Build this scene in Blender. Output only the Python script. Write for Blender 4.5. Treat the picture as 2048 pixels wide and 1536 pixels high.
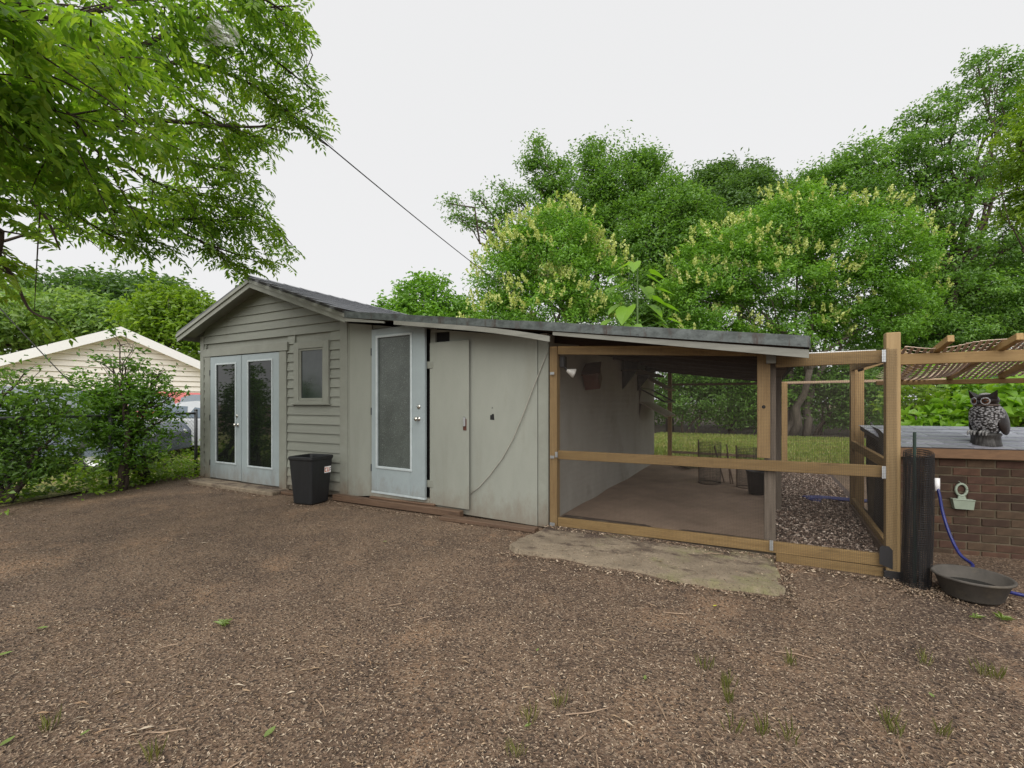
import bpy, bmesh, math, random
import numpy as np
from mathutils import Vector, Matrix
for o in list(bpy.data.objects): bpy.data.objects.remove(o)
SC = bpy.context.scene
COL = SC.collection
R = math.radians
# ------------------------------------------------------------------ camera
# world axes: X along the shed front (to the right), Y into the depth of the yard, Z up, front wall at Y = 0
CAMX, CAMY, CAMZ, YAW = 2.103, -4.784, 1.40, R(28.4)
cam = bpy.data.cameras.new('camera'); cam.sensor_width = 36.0; cam.lens = 36.0 * 930 / 2048
cam.shift_y = (805 - 768) / 2048; cam.clip_start = 0.05; cam.clip_end = 1000
camo = bpy.data.objects.new('camera', cam); COL.objects.link(camo)
camo.location = (CAMX, CAMY, CAMZ); camo.rotation_euler = (R(90), 0, YAW); SC.camera = camo
# ------------------------------------------------------------------ overcast sky, soft sun
w = bpy.data.worlds.new('World'); SC.world = w; w.use_nodes = True
nt = w.node_tree; nt.nodes.clear()
sky = nt.nodes.new('ShaderNodeTexSky'); sky.sky_type = 'NISHITA'; sky.sun_disc = False
SUN_EL, SUN_AZ = R(44), R(200)
sky.sun_elevation = SUN_EL; sky.sun_rotation = SUN_AZ; sky.dust_density = 4.0; sky.air_density = 1.0
hs = nt.nodes.new('ShaderNodeHueSaturation'); hs.inputs['Saturation'].default_value = 0.15
mx = nt.nodes.new('ShaderNodeMixRGB'); mx.inputs[0].default_value = 0.93; mx.inputs[2].default_value = (3.28, 3.28, 3.30, 1)
bg = nt.nodes.new('ShaderNodeBackground'); bg.inputs[1].default_value = 0.10
wo = nt.nodes.new('ShaderNodeOutputWorld')
nt.links.new(sky.outputs[0], hs.inputs['Color']); nt.links.new(hs.outputs[0], mx.inputs[1])
nt.links.new(mx.outputs[0], bg.inputs[0]); nt.links.new(bg.outputs[0], wo.inputs[0])
sl = bpy.data.lights.new('sun', 'SUN'); sl.energy = 1.5; sl.angle = R(75); sl.color = (1, 0.97, 0.92)
so = bpy.data.objects.new('sun', sl); COL.objects.link(so); so.location = (0, -8, 30)
so.rotation_euler = (R(46), R(0), R(20))
vs = SC.view_settings; vs.view_transform = 'Standard'; vs.look = 'None'; vs.exposure = 1.40; vs.gamma = 1.0; vs.use_curve_mapping = False
SC.cycles.use_denoising = True
SC.cycles.max_bounces = 8; SC.cycles.diffuse_bounces = 5; SC.cycles.transparent_max_bounces = 12
SC.cycles.sample_clamp_indirect = 4.0

# ------------------------------------------------------------------ helpers
def at(x, y, d):
    """point at depth d (m) from the viewpoint for a spot of the 2048x1536 photo"""
    X = (x - 1024) / 930 * d; z = CAMZ + (805 - y) / 930 * d
    return np.array((CAMX + X * math.cos(YAW) - d * math.sin(YAW), CAMY + X * math.sin(YAW) + d * math.cos(YAW), z))
def cw(X, Y, z=0.0):
    return np.array((CAMX + X * math.cos(YAW) - Y * math.sin(YAW), CAMY + X * math.sin(YAW) + Y * math.cos(YAW), z))
def project(P):
    d = P - np.array((CAMX, CAMY, CAMZ))
    X = d[:, 0] * math.cos(YAW) + d[:, 1] * math.sin(YAW); Y = -d[:, 0] * math.sin(YAW) + d[:, 1] * math.cos(YAW)
    Y = np.maximum(Y, 0.05)
    return 1024 + 930 * X / Y, 805 - 930 * d[:, 2] / Y, Y

class B:
    """collects shapes in world coordinates; one B becomes one mesh object"""
    def __init__(s): s.v = []; s.f = []
    def add(s, v, f):
        n = len(s.v); s.v += [tuple(map(float, p)) for p in v]; s.f += [tuple(i + n for i in q) for q in f]; return s
    def hexa(s, p):
        return s.add(p, [(3, 2, 1, 0), (4, 5, 6, 7), (0, 1, 5, 4), (1, 2, 6, 5), (2, 3, 7, 6), (3, 0, 4, 7)])
    def box(s, x0, x1, y0, y1, z0, z1, bev=0.0, M=None):
        bm = bmesh.new(); bmesh.ops.create_cube(bm, size=1)
        for v in bm.verts:
            v.co = Vector(((x0 + x1) / 2 + v.co.x * (x1 - x0), (y0 + y1) / 2 + v.co.y * (y1 - y0), (z0 + z1) / 2 + v.co.z * (z1 - z0)))
        if bev > 0: bmesh.ops.bevel(bm, geom=bm.edges[:], offset=bev, segments=1, affect='EDGES')
        if M is not None: bm.transform(M)
        bm.verts.index_update()
        s.add([v.co for v in bm.verts], [[v.index for v in f.verts] for f in bm.faces]); bm.free(); return s
    def beam(s, p, q, wd, ht, up=(0, 0, 1), bev=0.004):
        """square timber from p to q, wd across, ht along up"""
        p = Vector(p); q = Vector(q); d = q - p; L = d.length; d.normalize(); up = Vector(up)
        side = d.cross(up).normalized(); up = side.cross(d).normalized()
        M = Matrix((( d.x, side.x, up.x, p.x), (d.y, side.y, up.y, p.y), (d.z, side.z, up.z, p.z), (0, 0, 0, 1)))
        return s.box(0, L, -wd / 2, wd / 2, -ht / 2, ht / 2, bev, M)
    def tube(s, pts, rad, seg=8, cap=True):
        pts = [Vector(p) for p in pts]; n = len(pts)
        if not hasattr(rad, '__len__'): rad = [rad] * n
        vs_, fs = [], []; prev = None
        for i in range(n):
            t = (pts[min(i + 1, n - 1)] - pts[max(i - 1, 0)]).normalized()
            if prev is None:
                a = Vector((0, 0, 1)) if abs(t.z) < 0.9 else Vector((1, 0, 0)); x = t.cross(a).normalized()
            else:
                x = (prev - t * prev.dot(t)).normalized()
            prev = x; y = t.cross(x)
            for k in range(seg):
                an = 2 * math.pi * k / seg; vs_.append(pts[i] + (x * math.cos(an) + y * math.sin(an)) * rad[i])
        for i in range(n - 1):
            for k in range(seg):
                k2 = (k + 1) % seg; fs.append((i * seg + k, i * seg + k2, (i + 1) * seg + k2, (i + 1) * seg + k))
        if cap: fs += [tuple(range(seg))[::-1], tuple((n - 1) * seg + k for k in range(seg))]
        return s.add(vs_, fs)
    def lathe(s, prof, c, seg=24, sx=1.0, sy=1.0, rot=0.0, M=None):
        vs_, fs = [], []
        for r, z in prof:
            for k in range(seg):
                an = 2 * math.pi * k / seg + rot; p = Vector((r * sx * math.cos(an), r * sy * math.sin(an), z))
                if M is not None: p = M @ p
                vs_.append((c[0] + p.x, c[1] + p.y, c[2] + p.z))
        for i in range(len(prof) - 1):
            for k in range(seg):
                k2 = (k + 1) % seg; fs.append((i * seg + k, i * seg + k2, (i + 1) * seg + k2, (i + 1) * seg + k))
        return s.add(vs_, fs)
    def ball(s, c, rx, ry, rz, seg=16, ring=10, M=None):
        prof = [(math.sin(math.pi * i / ring) + 1e-4, -math.cos(math.pi * i / ring)) for i in range(ring + 1)]
        vs_, fs = [], []
        for r, z in prof:
            for k in range(seg):
                an = 2 * math.pi * k / seg; p = Vector((r * math.cos(an) * rx, r * math.sin(an) * ry, z * rz))
                if M is not None: p = M @ p
                vs_.append((c[0] + p.x, c[1] + p.y, c[2] + p.z))
        for i in range(ring):
            for k in range(seg):
                k2 = (k + 1) % seg; fs.append((i * seg + k, i * seg + k2, (i + 1) * seg + k2, (i + 1) * seg + k))
        return s.add(vs_, fs)
    def prism(s, poly, a, b, axis='y'):
        """polygon (pairs) extruded from a to b; axis y: pairs are x,z; axis z: x,y; axis x: y,z"""
        n = len(poly)
        def mk(p, t): return (p[0], t, p[1]) if axis == 'y' else ((p[0], p[1], t) if axis == 'z' else (t, p[0], p[1]))
        return s.add([mk(p, a) for p in poly] + [mk(p, b) for p in poly],
                     [tuple(range(n)), tuple(range(2 * n - 1, n - 1, -1))] + [(i, (i + 1) % n, n + (i + 1) % n, n + i) for i in range(n)])

ORG = {}
def mesh_np(name, V, F, mat, smooth=False):
    """fast mesh from numpy arrays; F is (n,k)"""
    me = bpy.data.meshes.new(name); V = np.asarray(V, np.float32); F = np.asarray(F, np.int32)
    n, k = F.shape
    me.vertices.add(len(V)); me.vertices.foreach_set('co', V.ravel())
    me.loops.add(n * k); me.loops.foreach_set('vertex_index', F.ravel())
    me.polygons.add(n); me.polygons.foreach_set('loop_start', np.arange(0, n * k, k, dtype=np.int32))
    me.polygons.foreach_set('loop_total', np.full(n, k, np.int32))
    me.update(calc_edges=True); me.materials.append(mat)
    if smooth: me.polygons.foreach_set('use_smooth', np.ones(n, bool))
    return me
def put(name, me, parent=None, org=(0, 0, 0)):
    o = bpy.data.objects.new(name, me); COL.objects.link(o); ORG[o.name] = Vector(org)
    if parent is not None: o.parent = parent; o.location = Vector(org) - ORG[parent.name]
    else: o.location = org
    return o
def mk(name, b, mat, parent=None, smooth=False, fix=True):
    V = np.array(b.v, np.float64); c = (V.min(0) + V.max(0)) / 2
    if parent is None: c[2] = V[:, 2].min()
    me = bpy.data.meshes.new(name); me.from_pydata([tuple(p) for p in V - c], [], b.f); me.materials.append(mat)
    if fix:
        bm = bmesh.new(); bm.from_mesh(me); bmesh.ops.recalc_face_normals(bm, faces=bm.faces); bm.to_mesh(me); bm.free()
    if smooth: me.polygons.foreach_set('use_smooth', np.ones(len(me.polygons), bool))
    me.update()
    return put(name, me, parent, c)
def mknp(name, V, F, mat, parent=None, smooth=False):
    V = np.asarray(V, float); c = (V.min(0) + V.max(0)) / 2
    if parent is None: c[2] = V[:, 2].min()
    return put(name, mesh_np(name, V - c, F, mat, smooth), parent, c)
def tag(o, label, cat, group=None):
    o['label'] = label; o['category'] = cat
    if group: o['group'] = group
    return o
def thing(name, label, cat, loc, group=None):
    o = bpy.data.objects.new(name, None); COL.objects.link(o); o.location = loc; o.empty_display_size = 0.1
    ORG[o.name] = Vector(loc); return tag(o, label, cat, group)
def struct(o, kind='structure'): o['kind'] = kind; return o

# ------------------------------------------------------------------ materials
def lerp_nodes(nt, fac, a, b):
    m = nt.nodes.new('ShaderNodeMixRGB'); nt.links.new(fac, m.inputs[0])
    for i, c in ((1, a), (2, b)):
        if isinstance(c, tuple): m.inputs[i].default_value = (*c, 1)
        else: nt.links.new(c, m.inputs[i])
    return m.outputs[0]
def ramp(nt, fac, lo, hi):
    r = nt.nodes.new('ShaderNodeMapRange'); nt.links.new(fac, r.inputs[0]); r.inputs[1].default_value = lo; r.inputs[2].default_value = hi; return r.outputs[0]
def noise(nt, vec, scale, detail=4, rough=0.6, stretch=None):
    if stretch:
        m = nt.nodes.new('ShaderNodeMapping'); m.inputs['Scale'].default_value = stretch; nt.links.new(vec, m.inputs[0]); vec = m.outputs[0]
    n = nt.nodes.new('ShaderNodeTexNoise'); n.inputs['Scale'].default_value = scale; n.inputs['Detail'].default_value = detail
    n.inputs['Roughness'].default_value = rough; nt.links.new(vec, n.inputs['Vector']); return n.outputs['Fac']
def new_mat(name):
    m = bpy.data.materials.new(name); m.use_nodes = True; nt = m.node_tree; p = nt.nodes['Principled BSDF']
    tc = nt.nodes.new('ShaderNodeTexCoord'); return m, nt, p, tc
def bump(nt, p, h, strength, dist=0.01):
    b = nt.nodes.new('ShaderNodeBump'); b.inputs['Strength'].default_value = strength; b.inputs['Distance'].default_value = dist
    nt.links.new(h, b.inputs['Height']); nt.links.new(b.outputs[0], p.inputs['Normal'])
def M(name, c1, c2=None, scale=6.0, rough=0.7, stretch=None, lo=0.35, hi=0.65, fine=0.0, fcol=None, bs=0.15, bscale=80.0, bdist=0.004, metal=0.0,
      blotch=None, bl=(0.55, 0.7), bls=2.0, blst=None, spec=0.4, pos=False, splash=0.0, each=0.0):
    m, nt, p, tc = new_mat(name); vec = tc.outputs['Object']
    if pos:
        g = nt.nodes.new('ShaderNodeNewGeometry'); vec = g.outputs['Position']
    c2 = c2 or tuple(x * 0.75 for x in c1)
    col = lerp_nodes(nt, ramp(nt, noise(nt, vec, scale, 6, 0.65, stretch), lo, hi), c1, c2)
    if blotch: col = lerp_nodes(nt, ramp(nt, noise(nt, vec, bls, 8, 0.7, blst), bl[0], bl[1]), col, blotch)
    if fine > 0:
        f = ramp(nt, noise(nt, vec, bscale * 2.2, 3, 0.7), 0.58, 0.72)
        mu = nt.nodes.new('ShaderNodeMath'); mu.operation = 'MULTIPLY'; mu.inputs[1].default_value = fine; nt.links.new(f, mu.inputs[0])
        col = lerp_nodes(nt, mu.outputs[0], col, fcol or tuple(x * 0.3 for x in c1))
    if each:
        oi = nt.nodes.new('ShaderNodeObjectInfo'); me_ = nt.nodes.new('ShaderNodeMath'); me_.operation = 'MULTIPLY'; me_.inputs[1].default_value = each; nt.links.new(oi.outputs['Random'], me_.inputs[0]); col = lerp_nodes(nt, me_.outputs[0], col, tuple(x * 0.4 for x in c2))
    if splash:
        gp_ = nt.nodes.new('ShaderNodeNewGeometry'); sz = nt.nodes.new('ShaderNodeSeparateXYZ'); nt.links.new(gp_.outputs['Position'], sz.inputs[0])
        ma = nt.nodes.new('ShaderNodeMath'); ma.operation = 'MULTIPLY_ADD'; ma.inputs[1].default_value = -1.1; nt.links.new(sz.outputs[2], ma.inputs[0]); nt.links.new(noise(nt, gp_.outputs['Position'], 7, 8, .75, (1, 1, .5)), ma.inputs[2])
        mc = nt.nodes.new('ShaderNodeMath'); mc.operation = 'MULTIPLY'; mc.inputs[1].default_value = splash; nt.links.new(ramp(nt, ma.outputs[0], .12, .50), mc.inputs[0])
        col = lerp_nodes(nt, mc.outputs[0], col, (.13, .085, .055))
    nt.links.new(col, p.inputs['Base Color']); p.inputs['Roughness'].default_value = rough; p.inputs['Metallic'].default_value = metal
    p.inputs['Specular IOR Level'].default_value = spec
    if bs > 0: bump(nt, p, noise(nt, vec, bscale, 5, 0.65, stretch), bs, bdist)
    return m
def wood(name, c1, c2, axis, rough=0.65, knots=True, bs=0.3):
    st = {'x': (1.2, 22, 22), 'y': (22, 1.2, 22), 'z': (22, 22, 1.2)}[axis]
    return M(name, c1, c2, 2.2, rough, st, 0.3, 0.7, 0.25, tuple(x * 0.45 for x in c2), bs, 5.0, 0.003, blotch=tuple(x * 0.55 for x in c2) if knots else None, bl=(0.62, 0.75), bls=3.0,
             blst={'x': (0.5, 2, 2), 'y': (2, 0.5, 2), 'z': (2, 2, 0.5)}[axis], each=0.45)
def leaf(name, cols, trans=0.45, rough=0.38, tint=(1.25, 1.3, 0.5), cl=0.9):
    """leaf colour differs from leaf to leaf and from bough to bough"""
    m, nt, p, tc = new_mat(name); g = nt.nodes.new('ShaderNodeNewGeometry')
    cr = nt.nodes.new('ShaderNodeValToRGB'); e = cr.color_ramp.elements
    n = len(cols)
    for i, c in enumerate(cols):
        if i < 2: e[i].position = i / (n - 1); e[i].color = (*c, 1)
        else: q = e.new(i / (n - 1)); q.color = (*c, 1)
    if n > 2: e[1].position = 1 / (n - 1)
    ns = ramp(nt, noise(nt, g.outputs['Position'], cl, 4, 0.65), 0.32, 0.68)
    a = nt.nodes.new('ShaderNodeMath'); a.operation = 'MULTIPLY_ADD'; a.inputs[1].default_value = 0.55
    b = nt.nodes.new('ShaderNodeMath'); b.operation = 'MULTIPLY'; b.inputs[1].default_value = 0.45
    nt.links.new(ns, b.inputs[0]); nt.links.new(g.outputs['Random Per Island'], a.inputs[0]); nt.links.new(b.outputs[0], a.inputs[2])
    nt.links.new(a.outputs[0], cr.inputs[0]); nt.links.new(cr.outputs[0], p.inputs['Base Color'])
    p.inputs['Roughness'].default_value = rough; p.inputs['Specular IOR Level'].default_value = 0.5
    t = nt.nodes.new('ShaderNodeBsdfTranslucent'); mu = nt.nodes.new('ShaderNodeMixRGB'); mu.blend_type = 'MULTIPLY'; mu.inputs[0].default_value = 1
    nt.links.new(cr.outputs[0], mu.inputs[1]); mu.inputs[2].default_value = (*tint, 1); nt.links.new(mu.outputs[0], t.inputs[0])
    ms = nt.nodes.new('ShaderNodeMixShader'); ms.inputs[0].default_value = trans
    nt.links.new(p.outputs[0], ms.inputs[1]); nt.links.new(t.outputs[0], ms.inputs[2])
    nt.links.new(ms.outputs[0], nt.nodes['Material Output'].inputs[0]); return m
def islands(name, cols, rough=0.8):
    m, nt, p, tc = new_mat(name); g = nt.nodes.new('ShaderNodeNewGeometry')
    cr = nt.nodes.new('ShaderNodeValToRGB'); e = cr.color_ramp.elements; n = len(cols); cr.color_ramp.interpolation = 'CONSTANT'
    for i, c in enumerate(cols):
        if i < 2: e[i].position = i / n; e[i].color = (*c, 1)
        else: q = e.new(i / n); q.color = (*c, 1)
    if n > 1: e[1].position = 1 / n
    nt.links.new(g.outputs['Random Per Island'], cr.inputs[0]); nt.links.new(cr.outputs[0], p.inputs['Base Color']); p.inputs['Roughness'].default_value = rough
    return m
def plain(name, c, rough=0.5, metal=0.0, spec=0.5):
    return M(name, c, tuple(x * 0.82 for x in c), 12, rough, metal=metal, bs=0.05, spec=spec)

GREY = (0.228, 0.238, 0.203)
m_siding = M('grey_green_siding_paint', GREY, (0.193, 0.202, 0.172), 3.0, 0.6, (0.4, 3, 3), fine=0.35, bs=0.12, bscale=40, blotch=(0.165, 0.16, 0.125), bl=(0.56, 0.82), bls=2.2, splash=.7, each=0.22)
m_trim = M('grey_green_trim_paint', (0.215, 0.225, 0.192), (0.185, 0.19, 0.162), 4.0, 0.55, fine=0.25, bs=0.1, bscale=40, splash=.7)
m_panel = M('grey_panel_paint', (0.245, 0.256, 0.222), (0.215, 0.225, 0.195), 2.0, 0.7, (1, 1, 0.35), fine=0.3, bs=0.25, bscale=90, blotch=(0.19, 0.19, 0.157), bl=(0.56, 0.82), bls=1.6, blst=(1.6, 1.6, 0.3), splash=.5)
m_inner = M('grey_inner_wall_paint', (0.38, 0.365, 0.33), (0.31, 0.295, 0.26), 1.5, 0.8, (1, 1, 0.5), fine=0.3, bs=0.2, bscale=60, blotch=(0.17, 0.15, 0.12), bl=(0.58, 0.8), bls=1.2)
m_door = M('pale_blue_door_paint', (0.27, 0.315, 0.325), (0.245, 0.285, 0.295), 3.0, 0.45, fine=0.15, bs=0.05, splash=.5)
m_doortrim = plain('pale_door_moulding', (0.42, 0.47, 0.48), 0.4)
def glass_mat(name, c, rough, bs=0.0, bscale=30, fine=0.0):
    m = M(name, c, tuple(x * 0.6 for x in c), 3.0, rough, bs=bs, bscale=bscale, bdist=0.003, fine=fine, fcol=(0.3, 0.33, 0.32), spec=0.6); return m
m_glass = glass_mat('dark_room_window_glass', (0.012, 0.014, 0.012), 0.04)  # opaque pane, the unlit room behind is put into its colour
m_glass2 = glass_mat('old_window_glass', (0.035, 0.045, 0.042), 0.10, 0.05, 6)  # also opaque, darkened in colour for the unseen dark room
m_obscure = glass_mat('pebbled_privacy_glass', (0.066, 0.078, 0.071), 0.36, 0.8, 45, 0.9)
m_knob = plain('brushed_nickel', (0.6, 0.58, 0.54), 0.28, 1.0)
m_dark = plain('black_shade_and_marks', (0.008, 0.008, 0.008), 0.9)  # painted shade for openings and holes, also plain black for small marks
m_blackmetal = plain('black_painted_metal', (0.015, 0.015, 0.017), 0.45)
m_galv = plain('galvanised_bracket', (0.45, 0.47, 0.48), 0.4, 0.7)
m_shingle = [M('grey_asphalt_shingle_%d' % i, c, tuple(x * 0.7 for x in c), 25, 0.34, fine=0.4, bs=0.25, bscale=120, spec=0.6) for i, c in enumerate([(0.11, 0.12, 0.135), (0.085, 0.09, 0.10), (0.14, 0.15, 0.17)])]
m_slate = [M('sky_sheen_shingle_%d' % i, c, tuple(x * 0.75 for x in c), 25, 0.3, fine=0.3, bs=0.25, bscale=120, spec=0.6) for i, c in enumerate([(0.34, 0.355, 0.41), (0.29, 0.30, 0.35), (0.40, 0.41, 0.47)])]  # base colour lifted to carry the wet sheen of the sky
m_drip = M('weathered_galvanised_edge', (0.105, 0.12, 0.117), (0.05, 0.058, 0.056), 9.0, 0.5, (1.4, 1, 2), 0.35, 0.65, 0.9, (0.03, 0.034, 0.033), 0.2, 14, metal=0.35, blotch=(0.045, 0.03, 0.024), bl=(0.56, 0.66), bls=2.2, blst=(2.5, 1, 0.5))
m_roofdeck = M('rolled_roofing', (0.12, 0.125, 0.13), (0.08, 0.08, 0.085), 5, 0.8, fine=0.3)
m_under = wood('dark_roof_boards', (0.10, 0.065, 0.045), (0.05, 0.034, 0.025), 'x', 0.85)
m_fascia = M('grey_fascia_paint', (0.20, 0.20, 0.175), (0.14, 0.14, 0.12), 5.0, 0.6, (0.4, 3, 3), fine=0.2)
OR1, OR2 = (0.37, 0.245, 0.10), (0.23, 0.14, 0.05)
w_ox = wood('treated_pine_x', OR1, OR2, 'x'); w_oy = wood('treated_pine_y', OR1, OR2, 'y'); w_oz = wood('treated_pine_z', (0.35, 0.235, 0.105), (0.245, 0.15, 0.06), 'z')
w_pale = wood('pale_pine_z', (0.42, 0.295, 0.145), (0.31, 0.205, 0.09), 'z')
w_gz = wood('weathered_grey_post', (0.20, 0.165, 0.13), (0.10, 0.078, 0.06), 'z', 0.85, bs=0.7)
w_px = wood('wet_brown_plank', (0.17, 0.105, 0.065), (0.085, 0.05, 0.032), 'x', 0.6, bs=0.6)
w_tan = wood('tan_rail', (0.42, 0.31, 0.21), (0.30, 0.2, 0.13), 'x')
m_rust = M('rust_brown_board', (0.10, 0.032, 0.018), (0.06, 0.02, 0.012), 8, 0.8)
m_wire = plain('dark_wire', (0.055, 0.045, 0.038), 0.5, 0.4)
m_net = plain('black_plastic_netting', (0.014, 0.013, 0.014), 0.45)
def conc_mat():
    m, nt, p, tc = new_mat('mossy_concrete'); g = nt.nodes.new('ShaderNodeNewGeometry'); v = g.outputs['Position']
    c = lerp_nodes(nt, ramp(nt, noise(nt, v, 5, 6, .7), .35, .65), (.25, .20, .14), (.16, .125, .086))
    sx = nt.nodes.new('ShaderNodeSeparateXYZ'); nt.links.new(v, sx.inputs[0]); mm = nt.nodes.new('ShaderNodeMath'); mm.operation = 'MULTIPLY_ADD'; mm.inputs[1].default_value = .09
    nt.links.new(sx.outputs[0], mm.inputs[0]); nt.links.new(noise(nt, v, 1.9, 8, .72), mm.inputs[2])
    c = lerp_nodes(nt, ramp(nt, mm.outputs[0], .66, .80), c, (.19, .175, .085))
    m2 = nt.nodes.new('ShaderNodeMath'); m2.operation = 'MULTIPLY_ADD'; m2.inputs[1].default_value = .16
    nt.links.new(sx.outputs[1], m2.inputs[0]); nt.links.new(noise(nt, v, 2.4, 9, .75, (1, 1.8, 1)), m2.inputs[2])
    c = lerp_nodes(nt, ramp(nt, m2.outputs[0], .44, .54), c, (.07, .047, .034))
    c = lerp_nodes(nt, ramp(nt, noise(nt, v, 60, 3, .7), .58, .70), c, (.05, .036, .028))
    nt.links.new(c, p.inputs['Base Color']); p.inputs['Roughness'].default_value = .85; bump(nt, p, noise(nt, v, 26, 7, .75), .9, .02); return m
m_conc = conc_mat()
m_bin = M('black_bin_plastic', (0.016, 0.017, 0.019), (0.011, 0.012, 0.013), 6, 0.42, (3, 3, 0.4), bs=0.05)
m_white = M('white_vinyl', (0.86, 0.86, 0.86), (0.83, 0.83, 0.83), 1.0, 0.5, bs=0)
m_orange = plain('orange_print', (0.62, 0.12, 0.03), 0.5)
m_brick = [M('brown_brick_%d' % i, c, tuple(x * 0.62 for x in c), 14, 0.9, fine=0.5, bs=0.7, bscale=60, blotch=(0.10, 0.07, 0.035), bl=(0.5, 0.75), bls=4, each=0.6) for i, c in enumerate([(0.090, 0.046, 0.031), (0.105, 0.054, 0.034), (0.075, 0.042, 0.027), (0.098, 0.062, 0.037)])]
m_mortar = M('mossy_mortar', (0.12, 0.095, 0.066), (0.075, 0.06, 0.036), 9, 0.95, fine=0.4, bs=0.6, bscale=50)
m_scoop = plain('pale_green_plastic', (0.27, 0.32, 0.25), 0.45)
m_rubber = M('grey_rubber', (0.075, 0.066, 0.056), (0.045, 0.04, 0.034), 5, 0.8, fine=0.3, bs=0.15, blotch=(0.11, 0.09, 0.065), bl=(0.55, 0.75), bls=3)
m_water = plain('dark_water', (0.010, 0.011, 0.011), 0.03)
m_hose = M('blue_hose', (0.02, 0.028, 0.16), (0.014, 0.018, 0.10), 20, 0.3)
m_bark = M('dark_bark', (0.075, 0.055, 0.042), (0.035, 0.026, 0.02), 6, 0.95, (2, 2, 0.5), bs=0.8, bscale=18, bdist=0.02)
m_bark2 = M('grey_bark', (0.12, 0.10, 0.082), (0.06, 0.05, 0.04), 6, 0.95, (2, 2, 0.5), bs=0.8, bscale=18, bdist=0.02)
m_vinyl = M('cream_vinyl_siding', (0.80, 0.76, 0.70), (0.76, 0.72, 0.66), 2, 0.5, bs=0.03)

# ------------------------------------------------------------------ foliage builders
DENS = 6.0
def unit(a): return a / np.maximum(np.linalg.norm(a, axis=1, keepdims=True), 1e-9)
def leaf_cards(C, D, N, L, ratio=0.42, fold=0.18):
    """one folded rhombic leaf (two triangles) per row: centre C, axis D, normal N, length L"""
    n = len(C); D = unit(D); S = unit(np.cross(D, N)); N = unit(np.cross(S, D)); L = L[:, None]
    b = C - D * L * 0.5; t = C + D * L * 0.5 - N * L * 0.10; m = C - D * L * 0.06
    l = m - S * L * ratio * 0.5 + N * L * fold; r = m + S * L * ratio * 0.5 + N * L * fold
    V = np.stack([b, l, t, r], 1).reshape(-1, 3); i = np.arange(n)[:, None] * 4
    F = np.concatenate([i + np.array([[0, 1, 2]]), i + np.array([[0, 2, 3]])], 1).reshape(-1, 3); return V, F
def crown_pts(cl, density, per, sr, rng, shell=0.45, squash=0.6):
    """leaf positions: boughs spread through each ellipsoid, leaves gathered round each bough"""
    Cs, Os = [], []
    for c, r, k in cl:
        c = np.array(c); r = np.array(r); ns = max(3, int(DENS * density * k * (r[0] * r[1] * r[2]) ** (2 / 3)))
        d = unit(rng.normal(size=(ns, 3))); q = (shell + (1.06 - shell) * rng.random((ns, 1)) ** 0.6)
        q *= 1 + 0.16 * np.sin(d[:, :1] * 5 + c[0]) * np.cos(d[:, 2:] * 6 + c[1])
        sub = c + d * r * q
        s = sr * (0.6 + 0.8 * rng.random((ns, 1, 1)))
        p = sub[:, None, :] + np.clip(rng.normal(size=(ns, per, 3)), -1.6, 1.6) * s * np.array((1, 1, squash))
        Cs.append(p.reshape(-1, 3)); Os.append(np.repeat(d, per, 0))
    return np.concatenate(Cs), np.concatenate(Os)
def crown_mesh(name, cl, mat, parent, density, per, sr, L, seed, ratio=0.45, shell=0.45, up=0.9, droop=0.25, zmin=0.05, squash=0.6):
    rng = np.random.default_rng(seed); C, O = crown_pts(cl, density, per, sr, rng, shell, squash)
    k = C[:, 2] > zmin; C, O = C[k], O[k]; n = len(C)
    N = O * 0.6 + np.array((0, 0, up)) + rng.normal(size=(n, 3)) * 0.55
    D = rng.normal(size=(n, 3)) * np.array((1, 1, 0.5)) + O * 0.5 - np.array((0, 0, droop))
    V, F = leaf_cards(C, D, N, L * (0.6 + 0.8 * rng.random(n)), ratio); return mknp(name, V, F, mat, parent)
def limb_pts(p, q, rng, n=5, wob=0.08):
    p = np.array(p, float); q = np.array(q, float); L = np.linalg.norm(q - p); out = []
    for i in range(n + 1):
        t = i / n; x = p + (q - p) * t + np.array((0, 0, 1)) * math.sin(t * math.pi) * L * 0.05
        if 0 < i < n: x = x + rng.normal(size=3) * L * wob * 0.5
        out.append(x)
    return out
def skeleton(base, cl, rng, r0, fork=0.35, twigs=5, stems=1, spread=0.15):
    b = B(); base = np.array(base, float)
    ctr = np.mean([np.array(c) for c, r, k in cl], 0)
    heads = []
    for s in range(stems):
        bs_ = base + np.array((rng.normal() * spread, rng.normal() * spread, 0)) if stems > 1 else base
        top = base + (ctr - base) * (fork + 0.15 * rng.random()) + np.array((rng.normal() * spread * 2, rng.normal() * spread * 2, 0))
        pts = limb_pts(bs_ - np.array((0, 0, 0.1)), top, rng, 5, 0.05); b.tube(pts, np.linspace(r0, r0 * 0.6, 6), 8); heads.append(top)
    for i, (c, r, k) in enumerate(cl):
        h = heads[i % len(heads)]; c = np.array(c); r = np.array(r)
        pts = limb_pts(h, c, rng, 5, 0.10); b.tube(pts, np.linspace(r0 * 0.5, r0 * 0.14, 6), 6)
        for j in range(twigs):
            d = rng.normal(size=3); d[2] = abs(d[2]) * 0.7; d /= np.linalg.norm(d); st = pts[int(rng.integers(2, 6))]
            b.tube(limb_pts(st, c + d * r * 0.9, rng, 4, 0.12), np.linspace(r0 * 0.14, r0 * 0.03, 5), 5)
    return b
FAR = 1.0
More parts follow.
